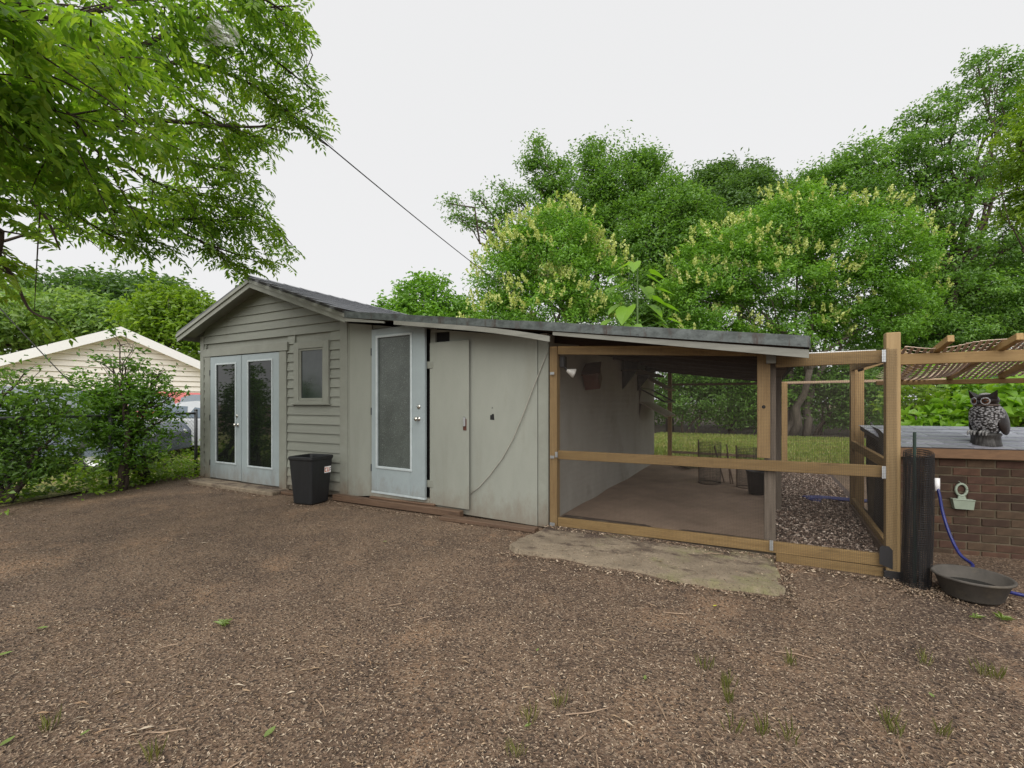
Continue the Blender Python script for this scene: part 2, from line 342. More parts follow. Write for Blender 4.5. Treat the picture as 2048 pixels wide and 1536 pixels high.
def pxc(L, d, thick=1.0):
    """ellipsoids from photo spots: (x, y, rx, ry[, density, depth offset])"""
    out = []
    for e in L:
        x, y, rx, ry = e[:4]; k = e[4] if len(e) > 4 else 1.0; dd = d + (e[5] if len(e) > 5 else 0)
        s = dd / 930; out.append((at(x, y, dd), (rx * s, max(rx, ry) * s * thick, ry * s), k))
    return out
def tree(name, label, cl, base, mat, bark, density, per, sr, L, seed, r0, group=None, cat='tree', stems=1, spread=0.15, fork=0.35, twigs=5, **kw):
    t = thing(name, label, cat, tuple(base), group); rng = np.random.default_rng(seed + 77)
    mk('trunk', skeleton(base, cl, rng, r0, fork, twigs, stems, spread), bark, t, True, False)
    crown_mesh('crown', cl, mat, t, density, per, sr, L, seed, **kw); return t

# ------------------------------------------------------------------ smooth random height field
RG = np.random.default_rng(5); TAB = RG.random((64, 64))
def vnoise(x, y, s):
    x = np.asarray(x, float) * s + 100; y = np.asarray(y, float) * s + 100; i = np.floor(x).astype(int); j = np.floor(y).astype(int)
    a = x - i; b = y - j; a = a * a * (3 - 2 * a); b = b * b * (3 - 2 * b); g = lambda p, q: TAB[p % 64, q % 64]
    return (g(i, j) * (1 - a) + g(i + 1, j) * a) * (1 - b) + (g(i, j + 1) * (1 - a) + g(i + 1, j + 1) * a) * b
def gz(x, y):
    h = 0.030 * (vnoise(x, y, 0.7) - 0.5) + 0.020 * (vnoise(x, y, 2.3) - 0.5) + 0.012 * (vnoise(x, y, 6.1) - 0.5)
    near = np.clip((np.asarray(y) + 0.1) / -0.9, 0.25, 1.0); return h * near - 0.012

# ================================================================== GROUND
def lines(a, b, st, far):
    c = np.arange(a, b + 1e-6, st); e = np.array([1, 3, 7, 15, 30, 60, 120, 300.0]) * far
    return np.concatenate([a - e[::-1], c, b + e])
gx = lines(-10, 7, 0.07, 1); gy = lines(-5.5, 1.0, 0.07, 1)
X, Y = np.meshgrid(gx, gy); Z = gz(X, Y)
inside = (X > -10.5) & (X < 7.5) & (Y < 2); Z = np.where(inside, Z, -0.012)
nx, ny = len(gx), len(gy); idx = np.arange(nx * ny).reshape(ny, nx)
Fq = np.stack([idx[:-1, :-1], idx[:-1, 1:], idx[1:, 1:], idx[1:, :-1]], -1).reshape(-1, 4)
def ground_mat():
    m, nt, p, tc = new_mat('brown_mulch_soil'); g = nt.nodes.new('ShaderNodeNewGeometry'); v = g.outputs['Position']
    c = lerp_nodes(nt, ramp(nt, noise(nt, v, 1.3, 6, 0.7), 0.38, 0.62), (0.19, 0.125, 0.080), (0.105, 0.068, 0.045))
    c = lerp_nodes(nt, ramp(nt, noise(nt, v, 0.42, 5, 0.65), 0.50, 0.66), c, (0.075, 0.048, 0.033))
    c = lerp_nodes(nt, ramp(nt, noise(nt, v, 0.75, 6, 0.7), 0.53, 0.68), c, (0.30, 0.185, 0.108))
    vo = nt.nodes.new('ShaderNodeTexVoronoi'); vo.inputs['Scale'].default_value = 85; nt.links.new(v, vo.inputs['Vector'])
    sp = nt.nodes.new('ShaderNodeSeparateColor'); nt.links.new(vo.outputs['Color'], sp.inputs[0])
    c = lerp_nodes(nt, ramp(nt, sp.outputs[0], 0.62, 1.0), c, (0.27, 0.20, 0.14))
    c = lerp_nodes(nt, ramp(nt, sp.outputs[1], 0.6, 1.0), c, (0.035, 0.024, 0.018))
    nt.links.new(c, p.inputs['Base Color']); p.inputs['Roughness'].default_value = 0.8; p.inputs['Specular IOR Level'].default_value = 0.35
    ad = nt.nodes.new('ShaderNodeMath'); ad.operation = 'ADD'; nt.links.new(noise(nt, v, 70, 6, 0.75), ad.inputs[0]); nt.links.new(vo.outputs['Distance'], ad.inputs[1])
    bump(nt, p, ad.outputs[0], 0.9, 0.012); return m
m_ground = ground_mat()
gd = put('ground', mesh_np('ground', np.stack([X, Y, Z], -1).reshape(-1, 3), Fq, m_ground, True)); struct(gd)

m_lawn = M('lawn_soil_and_thatch', (0.22, 0.27, 0.07), (0.34, 0.27, 0.12), 0.5, 0.9, fine=0.5, bs=0.6, bscale=30, bdist=0.02, pos=True)
m_floor = M('leafy_woods_floor', (0.07, 0.05, 0.035), (0.035, 0.03, 0.02), 0.8, 0.95, fine=0.5, bs=0.8, bscale=20, bdist=0.03, pos=True)
def sheet(name, poly, z, mat):
    b = B(); b.add([(p[0], p[1], z) for p in poly], [tuple(range(len(poly)))]); return struct(mk(name, b, mat, fix=False))
sheet('lawn', [(-12, 7.4), (30, 7.4), (30, 17), (-12, 17)], -0.004, m_lawn)
sheet('woods_floor', [(-60, 17), (80, 17), (80, 110), (-60, 110)], -0.002, m_floor)
fa = cw(-6.55, 9.0); fb = cw(-7.25, 4.0); fc = cw(-7.9, 0.5)
sheet('neighbour_lawn', [tuple(fa[:2]), tuple(fb[:2]), tuple(fc[:2]), (-40, -8), (-60, 40), (-12.2, 40), (-12.2, 3.5)], -0.004, m_lawn)

# concrete apron in front of the pen, threshold slab at the double door
b = B(); ap = [(-0.02, -0.06), (-0.02, -0.30), (-0.06, -0.62), (-0.03, -0.88), (0.12, -0.97), (0.45, -0.93), (0.8, -0.96), (1.15, -0.92), (1.55, -0.97), (1.9, -0.93), (2.16, -0.90), (2.24, -0.80), (2.18, -0.62), (2.21, -0.4), (2.17, -0.2), (2.20, 0.10), (2.14, 0.5), (-0.02, 0.5)]
random.seed(17); ap2 = []
for i_ in range(len(ap)):
    p_, q_ = ap[i_], ap[(i_ + 1) % len(ap)]; ap2.append(p_)
    if p_[1] < -.05 or q_[1] < -.05:
        for f_ in (.25, .5, .75): ap2.append((p_[0] + (q_[0] - p_[0]) * f_ + random.uniform(-.018, .018), p_[1] + (q_[1] - p_[1]) * f_ + random.uniform(-.022, .022)))
ap = ap2; n = len(ap); top = [(x, y, 0.030 + 0.012 * math.sin(x * 3 + y * 5)) for x, y in ap]; rim = [(x * 1.004 + (0.02 if x > 1 else -0.012), y - 0.02, -0.06) for x, y in ap]
b.add(top + rim + [(1.0, -0.35, 0.045)], [(i, (i + 1) % n, 2 * n) for i in range(n)] + [(i, (i + 1) % n, n + (i + 1) % n, n + i) for i in range(n)])
struct(mk('concrete_apron', b, m_conc))
b = B(); b.box(-6.75, -4.42, -0.34, -0.03, -0.05, 0.045, 0.015); struct(mk('concrete_threshold', b, m_conc))
m_dirt = M('packed_dirt_floor', (0.31, 0.225, 0.165), (0.21, 0.148, 0.107), 1.6, 0.9, fine=0.5, bs=0.5, bscale=35, bdist=0.01, pos=True)
b = B(); N_ = 24
for i in range(N_ + 1):
    for j in range(N_ + 1):
        x = -0.06 + 2.3 * i / N_; y = 0.06 + 6.0 * j / N_; b.v.append((x, y, 0.034 + 0.03 * float(vnoise(x, y, 1.7) - 0.5)))
for i in range(N_):
    for j in range(N_):
        k = i * (N_ + 1) + j; b.f.append((k, k + N_ + 1, k + N_ + 2, k + 1))
struct(mk('dirt_floor', b, m_dirt, smooth=True))
m_bed = M('dark_chip_bed', (0.09, 0.062, 0.052), (0.05, 0.036, 0.032), 3, 0.9, fine=0.6, bs=0.9, bscale=45, bdist=0.02, pos=True)
b = B()
for i in range(N_ + 1):
    for j in range(N_ + 1):
        x = 2.20 + 0.95 * i / N_; y = 0.06 + 6.2 * j / N_; b.v.append((x, y, 0.05 + 0.10 * min(1, y / 1.5) + 0.04 * float(vnoise(x, y, 2.1) - 0.5)))
for i in range(N_):
    for j in range(N_):
        k = i * (N_ + 1) + j; b.f.append((k, k + N_ + 1, k + N_ + 2, k + 1))
struct(mk('wood_chip_bed', b, m_bed, smooth=True))
def bedz(x, y): return 0.05 + 0.10 * np.minimum(1, y / 1.5) + 0.04 * (vnoise(x, y, 2.1) - 0.5)

# ================================================================== SHED WITH LEAN-TO
shed = thing('garden_shed', 'grey green shed with gable end, double glass doors and long lean-to roof', 'shed', (-3.2, 0, 0))
UL, UR, UP, VO = -6.93, -3.16, -5.05, -0.30          # main block left, right, ridge, front overhang
def zg(x): return 3.33 - 0.342 * abs(x - UP)         # underside of the gable slope at the wall
# solid walls of the main block, set back behind the boards
b = B(); b.prism([(UL + 0.03, 0.03), (UR - 0.03, 0.03), (UR - 0.03, zg(UR) - 0.04), (UP, zg(UP) - 0.04), (UL + 0.03, zg(UL) - 0.04)], 0.012, 5.9); mk('wall', b, m_trim, shed)
# siding boards of the gable front
EXP, Z0 = 0.138, 0.10
def board(x0, x1, z0, parent):
    z1 = min(z0 + EXP + 0.012, 9)
    def clip(z):
        h = (3.33 - z) / 0.342; return max(x0, UP - h), min(x1, UP + h)
    z0 += .007; a0, a1 = clip(z0); c0, c1 = clip(z1)
    if a1 - a0 < 0.06: return
    if c1 - c0 < 0.02: c0 = c1 = UP; c0 -= 0.005; c1 += 0.005; z1 = min(z1, zg(UP) - 0.01)
    jt = random.uniform(-0.0015, 0.0015)
    p = [(a0, -0.026 + jt, z0), (a1, -0.026 + jt, z0), (a1, 0.008, z0), (a0, 0.008, z0), (c0, -0.003, z1), (c1, -0.003, z1), (c1, 0.008, z1), (c0, 0.008, z1)]
    q = B().hexa(p); mk('siding_board', q, m_siding, parent)
random.seed(3)
OPEN = [(-6.77, -4.50, 0, 2.36), (-4.33, -3.53, 1.37, 2.33)]
z = Z0
while z < 3.28:
    segs = [(UL + 0.10, UR - 0.15)] if z < zg(UL) + 0.02 else [(UL, UR)]
    if 2.45 < z < 2.70: segs = [(UL + 0.1, UR - 0.15)]
    for (o0, o1, oz0, oz1) in OPEN:
        if z + EXP > oz0 + 0.02 and z < oz1 - 0.02:
            segs = [s for q in segs for s in ((q[0], min(q[1], o0)), (max(q[0], o1), q[1])) if s[1] - s[0] > 0.03]
    for s in segs: board(s[0], s[1], z, shed)
    z += EXP
b = B(); b.box(UL - 0.004, UL + 0.105, -0.030, 0.02, 0.06, 2.60, 0.003); mk('corner_board', b, m_trim, shed)
b = B(); b.box(UR - 0.155, UR - 0.005, -0.030, 0.02, 0.06, 2.62, 0.003); mk('corner_board', b, m_trim, shed)
# double glass door
b = B(); b.box(-6.77, -6.605, -0.040, 0.012, 0.05, 2.215, 0.003); mk('door_casing', b, m_trim, shed)
b = B(); b.box(-4.675, -4.505, -0.040, 0.012, 0.03, 2.215, 0.003); mk('door_casing', b, m_trim, shed)
b = B(); b.box(-6.79, -4.465, -0.052, 0.012, 2.217, 2.352, 0.003); mk('door_header', b, m_trim, shed)
b = B(); b.box(-6.604, -4.676, -0.006, 0.011, 0.05, 2.215); mk('door_opening_dark', b, m_dark, shed)  # black sheet painted as the shade behind the double doors
def frame(b, x0, x1, z0, z1, y0, y1, wx, wz0, wz1, bev=0.003):
    b.box(x0, x0 + wx, y0, y1, z0, z1, bev); b.box(x1 - wx, x1, y0, y1, z0, z1, bev)
    b.box(x0 + wx, x1 - wx, y0 + 0.0006, y1 - 0.0006, z0, z0 + wz0, bev); b.box(x0 + wx, x1 - wx, y0 + 0.0006, y1 - 0.0006, z1 - wz1, z1, bev)
def knob(c, parent, y=-1):
    b = B(); Mr = Matrix.Rotation(R(90), 3, 'X')
    b.lathe([(0.001, 0), (0.03, 0), (0.03, 0.006), (0.012, 0.010), (0.011, 0.035), (0.026, 0.045), (0.029, 0.058), (0.022, 0.07), (0.001, 0.074)], c, 16, M=Mr); mk('door_knob', b, m_knob, parent, True)
def deadbolt(c, parent):
    b = B(); b.lathe([(0.001, 0), (0.028, 0), (0.027, 0.010), (0.018, 0.014), (0.001, 0.016)], c, 16, M=Matrix.Rotation(R(90), 3, 'X')); mk('deadbolt', b, m_knob, parent, True)
def glass_leaf(x0, x1, px0, px1, pz0, pz1, z0, z1, gm, y=-0.022):
    b = B(); T = 0.028
    b.box(x0, px0, y - T / 2, y + T / 2, z0, z1, 0.003); b.box(px1, x1, y - T / 2, y + T / 2, z0, z1, 0.003)
    b.box(px0, px1, y - T / 2 + 0.0005, y + T / 2, z0, pz0, 0); b.box(px0, px1, y - T / 2 + 0.0005, y + T / 2, pz1, z1, 0)
    d = mk('glass_door', b, m_door, shed)
    g = B(); g.box(px0 - 0.01, px1 + 0.01, y - 0.004, y + 0.004, pz0 - 0.01, pz1 + 0.01); mk('pane', g, gm, d)
    t = B(); frame(t, px0 - 0.028, px1 + 0.028, pz0 - 0.028, pz1 + 0.028, y - T / 2 - 0.012, y - T / 2 + 0.003, 0.030, 0.030, 0.030, 0.005); mk('glazing_trim', t, m_doortrim, d); return d
d1 = glass_leaf(-6.598, -5.700, -6.405, -5.845, 0.36, 2.06, 0.065, 2.205, m_glass)
knob((-5.775, -0.036, 1.02), d1); deadbolt((-5.80, -0.036, 1.17), d1)
for zz in (0.33, 1.13, 1.93):
    b = B(); b.box(-6.612, -6.596, -0.046, -0.03, zz - 0.05, zz + 0.05, 0.002); mk('hinge', b, m_blackmetal, d1)
d2 = glass_leaf(-5.680, -4.682, -5.478, -4.862, 0.345, 2.08, 0.06, 2.205, m_glass)
b = B(); b.box(-5.705, -5.672, -0.046, -0.0365, 0.07, 2.2, 0.002); mk('astragal', b, m_door, d1)
# small window
wn = mk('window', (lambda q: (frame(q, -4.32, -3.54, 1.385, 2.325, -0.045, 0.012, 0.115, 0.045, 0.10), q)[1])(B()), m_trim, shed)
b = B(); frame(b, -4.203, -3.657, 1.432, 2.224, -0.030, 0.012, 0.03, 0.035, 0.03, 0.002); mk('sash', b, m_trim, wn)
b = B(); b.box(-4.175, -3.685, -0.012, -0.004, 1.465, 2.196); mk('pane', b, m_glass2, wn)
b = B(); b.box(-4.36, -3.50, -0.062, -0.02, 1.365, 1.386, 0.003); mk('sill', b, m_trim, wn)
# lean-to front
def zl(x): return 2.626 - 0.1325 * (x + 2.92)        # top of the lean-to roof edge
def wt(x): return zl(x) - 0.115
b = B(); b.prism([(-3.163, 0.05), (-2.70, 0.10), (-2.70, wt(-2.7)), (-3.163, wt(-3.16))], -0.012, 0.012); mk('wall_panel', b, m_panel, shed)
b = B(); b.box(-3.165, -3.140, -0.02, 0.0, 0.06, wt(-3.14), 0.002); mk('batten', b, m_trim, shed)
b = B(); b.prism([(-2.698, 2.425), (-1.66, 2.425), (-1.66, wt(-1.66)), (-2.698, wt(-2.698))], 0.006, 0.03); mk('door_head_panel', b, m_trim, shed)
b = B(); b.box(-2.70, -1.655, 0.05, 0.07, 0.05, 2.43); mk('door_opening_dark', b, m_dark, shed)  # black sheet in place of the dark interior past the ajar door
b = B(); b.box(-2.705, -2.668, -0.03, 0.03, 0.12, 2.42, 0.002); mk('door_jamb', b, m_trim, shed)
b = B(); b.box(-1.680, -1.60, -0.006, 0.04, 0.10, 2.42, 0.002); mk('door_jamb', b, m_trim, shed)
b = B(); b.box(-2.70, -1.66, -0.05, 0.04, 0.095, 0.165, 0.006); mk('door_sill', b, m_panel, shed)
def leaf_door():
    x0, x1 = -2.664, -1.690; y = -0.03; T = 0.042
    th = R(-3.2); piv = Vector((x0, y, 0)); Mr = Matrix.Translation(piv) @ Matrix.Rotation(th, 4, 'Z') @ Matrix.Translation(-piv)
    def rb(parts):
        q = B()
        for p in parts: q.box(*p[:6], p[6], Mr)
        return q
    a0, a1, c0, c1, z0, z1 = -2.545, -1.93, 0.53, 2.285, 0.185, 2.405
    d = mk('privacy_glass_door', rb([(x0, a0, y - T / 2, y + T / 2, z0, z1, .003), (a1, x1, y - T / 2, y + T / 2, z0, z1, .003), (a0, a1, y - T / 2 + .0005, y + T / 2 - .0005, z0, c0, 0), (a0, a1, y - T / 2 + .0005, y + T / 2 - .0005, c1, z1, 0)]), m_door, shed)
    mk('pane', rb([(a0 - .01, a1 + .01, y - .006, y + .006, c0 - .01, c1 + .01, 0)]), m_obscure, d)
    f0, f1 = y - T / 2 - .013, y - T / 2 + .003
    mk('glazing_trim', rb([(a0 - .03, a0 + .004, f0, f1, c0 - .03, c1 + .03, .005), (a1 - .004, a1 + .03, f0, f1, c0 - .03, c1 + .03, .005), (a0, a1, f0 + .0005, f1, c0 - .03, c0 + .004, .005), (a0, a1, f0 + .0005, f1, c1 - .004, c1 + .03, .005)]), m_doortrim, d)
    k = Mr @ Vector((-1.79, y - T / 2, 1.19)); knob(k, d); k2 = Mr @ Vector((-1.785, y - T / 2, 1.345)); deadbolt(k2, d)
    mk('bottom_sweep', rb([(x0, x1, y - T / 2 - .004, y + T / 2, z0 - .028, z0 - .001, .002)]), m_doortrim, d)
    for zz in (0.5, 1.28, 2.1): mk('hinge', rb([(x0 - .012, x0 + .004, y - T / 2 - .006, y + .01, zz - .05, zz + .05, .002)]), m_blackmetal, d)
leaf_door()
# right-hand wall with the plywood hatch
wl = B(); wl.prism([(-1.60, 0.03), (-0.150, 0.0), (-0.150, wt(-0.15)), (-1.37, wt(-1.37)), (-1.37, 2.16), (-1.60, 2.16)], -0.012, 0.012); mk('wall_panel', wl, m_panel, shed)
b = B(); b.box(-1.66, -1.36, 0.03, 0.06, 2.15, 2.42); mk('vent_opening_dark', b, m_dark, shed)  # solid black backing, painted as the shade inside the vent
b = B(); b.prism([(-1.665, 2.30), (-1.365, 2.295), (-1.365, wt(-1.365)), (-1.665, wt(-1.665))], -0.010, 0.02); mk('vent_header', b, m_panel, shed)
b = B(); b.box(-0.140, -0.012, -0.016, 0.012, 0.0, 2.12, 0.002); mk('corner_board', b, m_trim, shed)
def hatch():
    piv = Vector((-1.665, -0.03, 0)); Mr = Matrix.Translation(piv) @ Matrix.Rotation(R(-2.2), 4, 'Z') @ Matrix.Translation(-piv)
    d = mk('plywood_hatch', B().box(-1.660, -1.045, -0.045, -0.022, 0.095, 2.165, 0.006, Mr), m_panel, shed)
    for zz in (0.36, 1.88):
        mk('hinge', B().box(-1.70, -1.60, -0.052, -0.044, zz - .045, zz + .045, .002, Mr), m_trim, d)
    mk('latch_plate', B().box(-1.125, -1.075, -0.051, -0.044, 1.06, 1.20, .002, Mr), m_rust, d)
    mk('latch_bolt', B().box(-1.115, -1.085, -0.068, -0.050, 1.11, 1.22, .004, Mr), m_galv, d)
    mk('latch_hole_dark', B().box(-1.118, -1.098, -0.0535, -0.046, 1.155, 1.225, 0, Mr), m_dark, d)  # black block painted as the shade in the hole
hatch()
b = B(); b.add([(-0.775, -0.0135, 1.195), (-0.715, -0.0135, 1.19), (-0.722, -0.0135, 1.265), (-0.750, -0.0135, 1.262), (-0.756, -0.0135, 1.25), (-0.773, -0.0135, 1.25)], [(0, 1, 2, 3, 4, 5)]); mk('cable_hole_dark', b, m_dark, shed, fix=False)  # flat black patch, the shade of the hole put into colour
b = B(); b.lathe([(0.001, 0), (0.007, 0), (0.006, 0.003), (0.001, 0.004)], (-0.745, -0.012, 1.335), 8, M=Matrix.Rotation(R(90), 3, 'X')); mk('nail_head', b, m_dark, shed)
# lean-to inner wall (also the right wall of the closed part), back wall
b = B(); b.prism([(0.014, 0.0), (5.9, 0.0), (5.9, wt(-0.05) + 0.05), (0.014, wt(-0.05) + 0.05)], -0.13, -0.05, 'x'); mk('inner_wall', b, m_inner, shed)
b = B(); b.box(-3.16, -0.14, 5.8, 5.88, 0.0, 2.2); mk('back_wall', b, m_panel, shed)
# main roof
def roofdeck(sgn):
    hw = 2.135; p = []
    for (h, z) in ((0.0, 3.392), (hw, 3.392 - 0.342 * hw)):
        p.append((UP + sgn * h, z))
    b = B(); t = 0.045
    b.prism([p[0], p[1], (p[1][0], p[1][1] - t), (p[0][0], p[0][1] - t)], VO + 0.004, 6.15); return b
rf = mk('gable_roof', roofdeck(1), m_roofdeck, shed)
mk('roof_slope', roofdeck(-1), m_roofdeck, rf)
sn = math.hypot(1, 0.342)
random.seed(8); SHM = {}
def shingle(sgn, i, j, tw, ex):
    key = (sgn, (i * 7 + j * 3) % 3)
    if key not in SHM:
        q = B(); L = ex * 1.5
        q.hexa([(0, 0, 0.009), (tw - .008, 0, 0.009), (tw - .008, L, 0.003), (0, L, 0.003), (0, 0, 0.016), (tw - .008, 0, 0.016), (tw - .008, L, 0.006), (0, L, 0.006)])
        me = bpy.data.meshes.new('shingle'); me.from_pydata(q.v, [], q.f); me.materials.append(m_shingle[key[1]]); SHM[key] = me
    o = bpy.data.objects.new('shingle', SHM[key]); COL.objects.link(o); o.parent = rf
    h = 2.15 - i * ex / sn
    loc = Vector((UP + sgn * h, VO - 0.012 + (0 if i % 2 else -tw / 2) + j * tw, 3.392 - 0.342 * h + random.uniform(0, .002)))
    ax = Vector((0, 1, 0)); upd = Vector((-sgn, 0, 0.342)).normalized(); nn = ax.cross(upd) if sgn < 0 else upd.cross(ax) * -1
    if nn.z < 0: nn = -nn
    o.matrix_local = Matrix.Translation(loc - ORG[rf.name]) @ Matrix(((ax.x, upd.x, nn.x, 0), (ax.y, upd.y, nn.y, 0), (ax.z, upd.z, nn.z, 0), (0, 0, 0, 1)))
for i in range(15):
    for j in range(20): shingle(1, i, j, 0.325, 0.15)
b = B()
for j in range(21):
    y = VO - 0.012 + j * 0.31
    b.add([(UP - 0.14, y, 3.363), (UP, y, 3.418), (UP + 0.14, y, 3.363), (UP - 0.14, y + .33, 3.357), (UP, y + .33, 3.411), (UP + 0.14, y + .33, 3.357)], [(0, 1, 4, 3), (1, 2, 5, 4)])
mk('ridge_cap', b, m_shingle[0], rf)
for sgn in (-1, 1):   # two-board rake trim and soffit
    hw = 2.135; s = 0.342
    def rake(y0, y1, dz0, dz1, ext=0.0):
        return B().prism([(UP, 3.345 - dz0), (UP + sgn * (hw + ext), 3.345 - dz0 - s * (hw + ext)), (UP + sgn * (hw + ext), 3.345 - dz1 - s * (hw + ext)), (UP, 3.345 - dz1)], y0, y1)
    r1 = mk('rake_board', rake(VO + 0.01, VO + 0.035, 0.002, 0.125), m_trim, shed)
    mk('rake_moulding', rake(VO - 0.012, VO + 0.0095, 0.0, 0.05), m_trim, r1)
    mk('soffit', rake(VO + 0.0355, -0.004, 0.02, 0.035, -0.02), m_trim, shed)
b = B(); b.beam((UP - 2.135, VO + .03, 2.59), (UP - 2.135, 6.1, 2.59), 0.025, 0.12); mk('eave_board', b, m_trim, shed)
# lean-to roof
lr = B(); x0, x1 = -2.93, 2.42
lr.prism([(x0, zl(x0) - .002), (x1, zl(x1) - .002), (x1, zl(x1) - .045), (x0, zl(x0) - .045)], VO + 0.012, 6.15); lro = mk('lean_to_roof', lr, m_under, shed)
b = B(); b.prism([(x0, zl(x0) + .010), (x1, zl(x1) + .010), (x1, zl(x1)), (x0, zl(x0))], VO + 0.012, 6.16); mk('roofing_sheet', b, m_roofdeck, lro)
e0 = -2.93; random.seed(4)
for k, e1 in enumerate((-0.2, 1.15, 2.43)):           # overlapping lengths of drip edge
    dz = 0.004 * k; y = VO - 0.004 - 0.004 * k
    b = B(); b.prism([(e0, zl(e0) + .012 + dz), (e1, zl(e1) + .012 + dz), (e1, zl(e1) - .068), (e0, zl(e0) - .068)], y, y + .006)
    b.prism([(e0, zl(e0) + .012 + dz), (e1, zl(e1) + .012 + dz), (e1, zl(e1) + .018 + dz), (e0, zl(e0) + .018 + dz)], y, y + .09); mk('drip_edge', b, m_drip, lro); e0 = e1 - .02
b = B(); b.prism([(VO - .012, zl(2.43) + .018), (6.16, zl(2.43) + .018), (6.16, zl(2.43) - .075), (VO - .012, zl(2.43) - .075)], 2.432, 2.438, 'x'); mk('drip_edge', b, m_drip, lro)
def fas(x0, x1, d0, d1, ha, hb, y0=VO + .004, sag=0.0, n=8):
    top = [(x0 + (x1 - x0) * i / n, zl(x0 + (x1 - x0) * i / n) - (d0 + (d1 - d0) * i / n) - sag * max(0, (i / n - .5) * 2) ** 2) for i in range(n + 1)]
    bot = [(x, zz - (ha + (hb - ha) * k / n)) for k, (x, zz) in enumerate(top)]
    b = B()
    for i in range(n): b.prism([top[i], top[i + 1], bot[i + 1], bot[i]], y0, y0 + .022)
    return mk('fascia_board', b, m_fascia, lro)
fas(-2.94, -2.20, .070, .085, .05, .022); fas(-2.02, 0.13, .068, .075, .05, .06, VO - .014, 0.05, 10); fas(0.16, 2.43, .076, .086, .035, .068, VO + .006)
for k, v in enumerate(np.linspace(0.25, 5.85, 8)):
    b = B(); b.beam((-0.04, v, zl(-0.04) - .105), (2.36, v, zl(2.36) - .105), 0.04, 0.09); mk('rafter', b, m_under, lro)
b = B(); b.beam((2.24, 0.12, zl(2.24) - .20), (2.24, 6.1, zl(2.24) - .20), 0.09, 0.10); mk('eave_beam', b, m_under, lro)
b = B(); b.box(2.125, 2.20, -0.10, -0.052, 1.745, 1.862, .004); mk('beam_end_cap', b, m_fascia, lro)
def post(x, y, w, z0, z1, mat, name='support_post', parent=None, d=None):
    d = d or w; return mk(name, B().box(x - w / 2, x + w / 2, y - d / 2, y + d / 2, z0, z1, .005), mat, parent)
post(2.155, 0.085, 0.092, 0.03, zl(2.15) - .16, w_gz, parent=shed)
for x, y in ((2.235, 1.5), (2.25, 2.75), (2.235, 4.4), (2.235, 5.85)): post(x, y, 0.10, 0.0, zl(2.24) - .25, w_gz, parent=shed)

# ================================================================== LOOSE THINGS BY THE SHED
cb = [(-0.02, -0.022, 1.965), (-0.06, -0.03, 1.87), (-0.20, -0.035, 1.55), (-0.32, -0.035, 1.26), (-0.45, -0.035, 0.98), (-0.60, -0.03, 0.74), (-0.78, -0.03, 0.52), (-0.93, -0.03, 0.37), (-1.045, -0.035, 0.285)]
tag(mk('cable', B().tube(cb, 0.0065, 6), plain('pale_cable_jacket', (0.30, 0.29, 0.25), 0.6), smooth=True), 'thin pale cable slanting down the grey wall beside the pen', 'cable')
def timber(x0, x1, y0, y1, z0, z1, rz, label, name='timber', rx=0):
    c = Vector(((x0 + x1) / 2, (y0 + y1) / 2, (z0 + z1) / 2)); Mr = Matrix.Translation(c) @ Matrix.Rotation(R(rz), 4, 'Z') @ Matrix.Rotation(R(rx), 4, 'Y') @ Matrix.Translation(-c)
    return tag(mk(name, B().box(x0, x1, y0, y1, z0, z1, .006, Mr), w_px), label, 'timber', 'timbers along the foot of the lean-to wall')
timber(-3.32, -1.12, -0.16, -0.065, 0.005, 0.085, 0.0, 'long wet brown timber on the ground under the privacy glass door')
timber(-2.66, -1.56, -0.095, -0.035, 0.0875, 0.112, 0.6, 'thin brown board lying on the long timber under the privacy glass door', 'wood_strip')
timber(-1.30, -0.06, -0.30, -0.18, -0.005, 0.040, 2.0, 'short brown plank on the soil in front of the plain wall', 'plank')
timber(-4.42, -3.78, -0.20, -0.06, -0.005, 0.036, -1, 'weathered tan board on the soil behind the black bin', 'plank')

bn = thing('waste_bin', 'black square tapered plastic bin with an orange and white sticker', 'bin', (-3.50, -0.37, 0))
def bin_shell():
    b = B(); rings = []
    def ring(h, z, c):   # rounded square
        pts = []
        for qx, qy, a0 in ((1, 1, 0), (-1, 1, 90), (-1, -1, 180), (1, -1, 270)):
            for k in range(4):
                an = R(a0 + k * 30); pts.append((qx * (h - c) + c * math.cos(an), qy * (h - c) + c * math.sin(an), z))
        return pts
    Mr = Matrix.Translation((-3.50, -0.37, 0)) @ Matrix.Rotation(R(7), 4, 'Z')
    pr = [(0.001, 0.012), (0.156, 0.0), (0.166, 0.012), (0.206, 0.60), (0.212, 0.605), (0.217, 0.62), (0.217, 0.648), (0.209, 0.655), (0.200, 0.648), (0.196, 0.60), (0.158, 0.03), (0.001, 0.03)]
    for h, z in pr:
        dip = 0.0
        rings.append([Mr @ Vector(p) for p in ring(h, z, min(0.035, h * 0.9))])
    n = 16; vs_ = [p for r_ in rings for p in r_]
    fs = [(i * n + k, i * n + (k + 1) % n, (i + 1) * n + (k + 1) % n, (i + 1) * n + k) for i in range(len(rings) - 1) for k in range(n)]
    return b.add(vs_, fs), Mr
bb, BM = bin_shell(); mk('body', bb, m_bin, bn)
def face_pt(y, z): return BM @ Vector((0.166 + (z - 0.012) / 0.588 * 0.040 + 0.0025, y, z))
def sticker(name, rects, mat, off, parent):
    b = B()
    for (y0, y1, z0, z1) in rects:
        b.add([face_pt(y0, z0) + Vector((off, 0, 0)), face_pt(y1, z0) + Vector((off, 0, 0)), face_pt(y1, z1) + Vector((off, 0, 0)), face_pt(y0, z1) + Vector((off, 0, 0))], [(0, 1, 2, 3)])
    return mk(name, b, mat, parent, fix=False)
st = sticker('sticker', [(0.045, 0.168, 0.41, 0.50)], m_white, 0.0, bn)
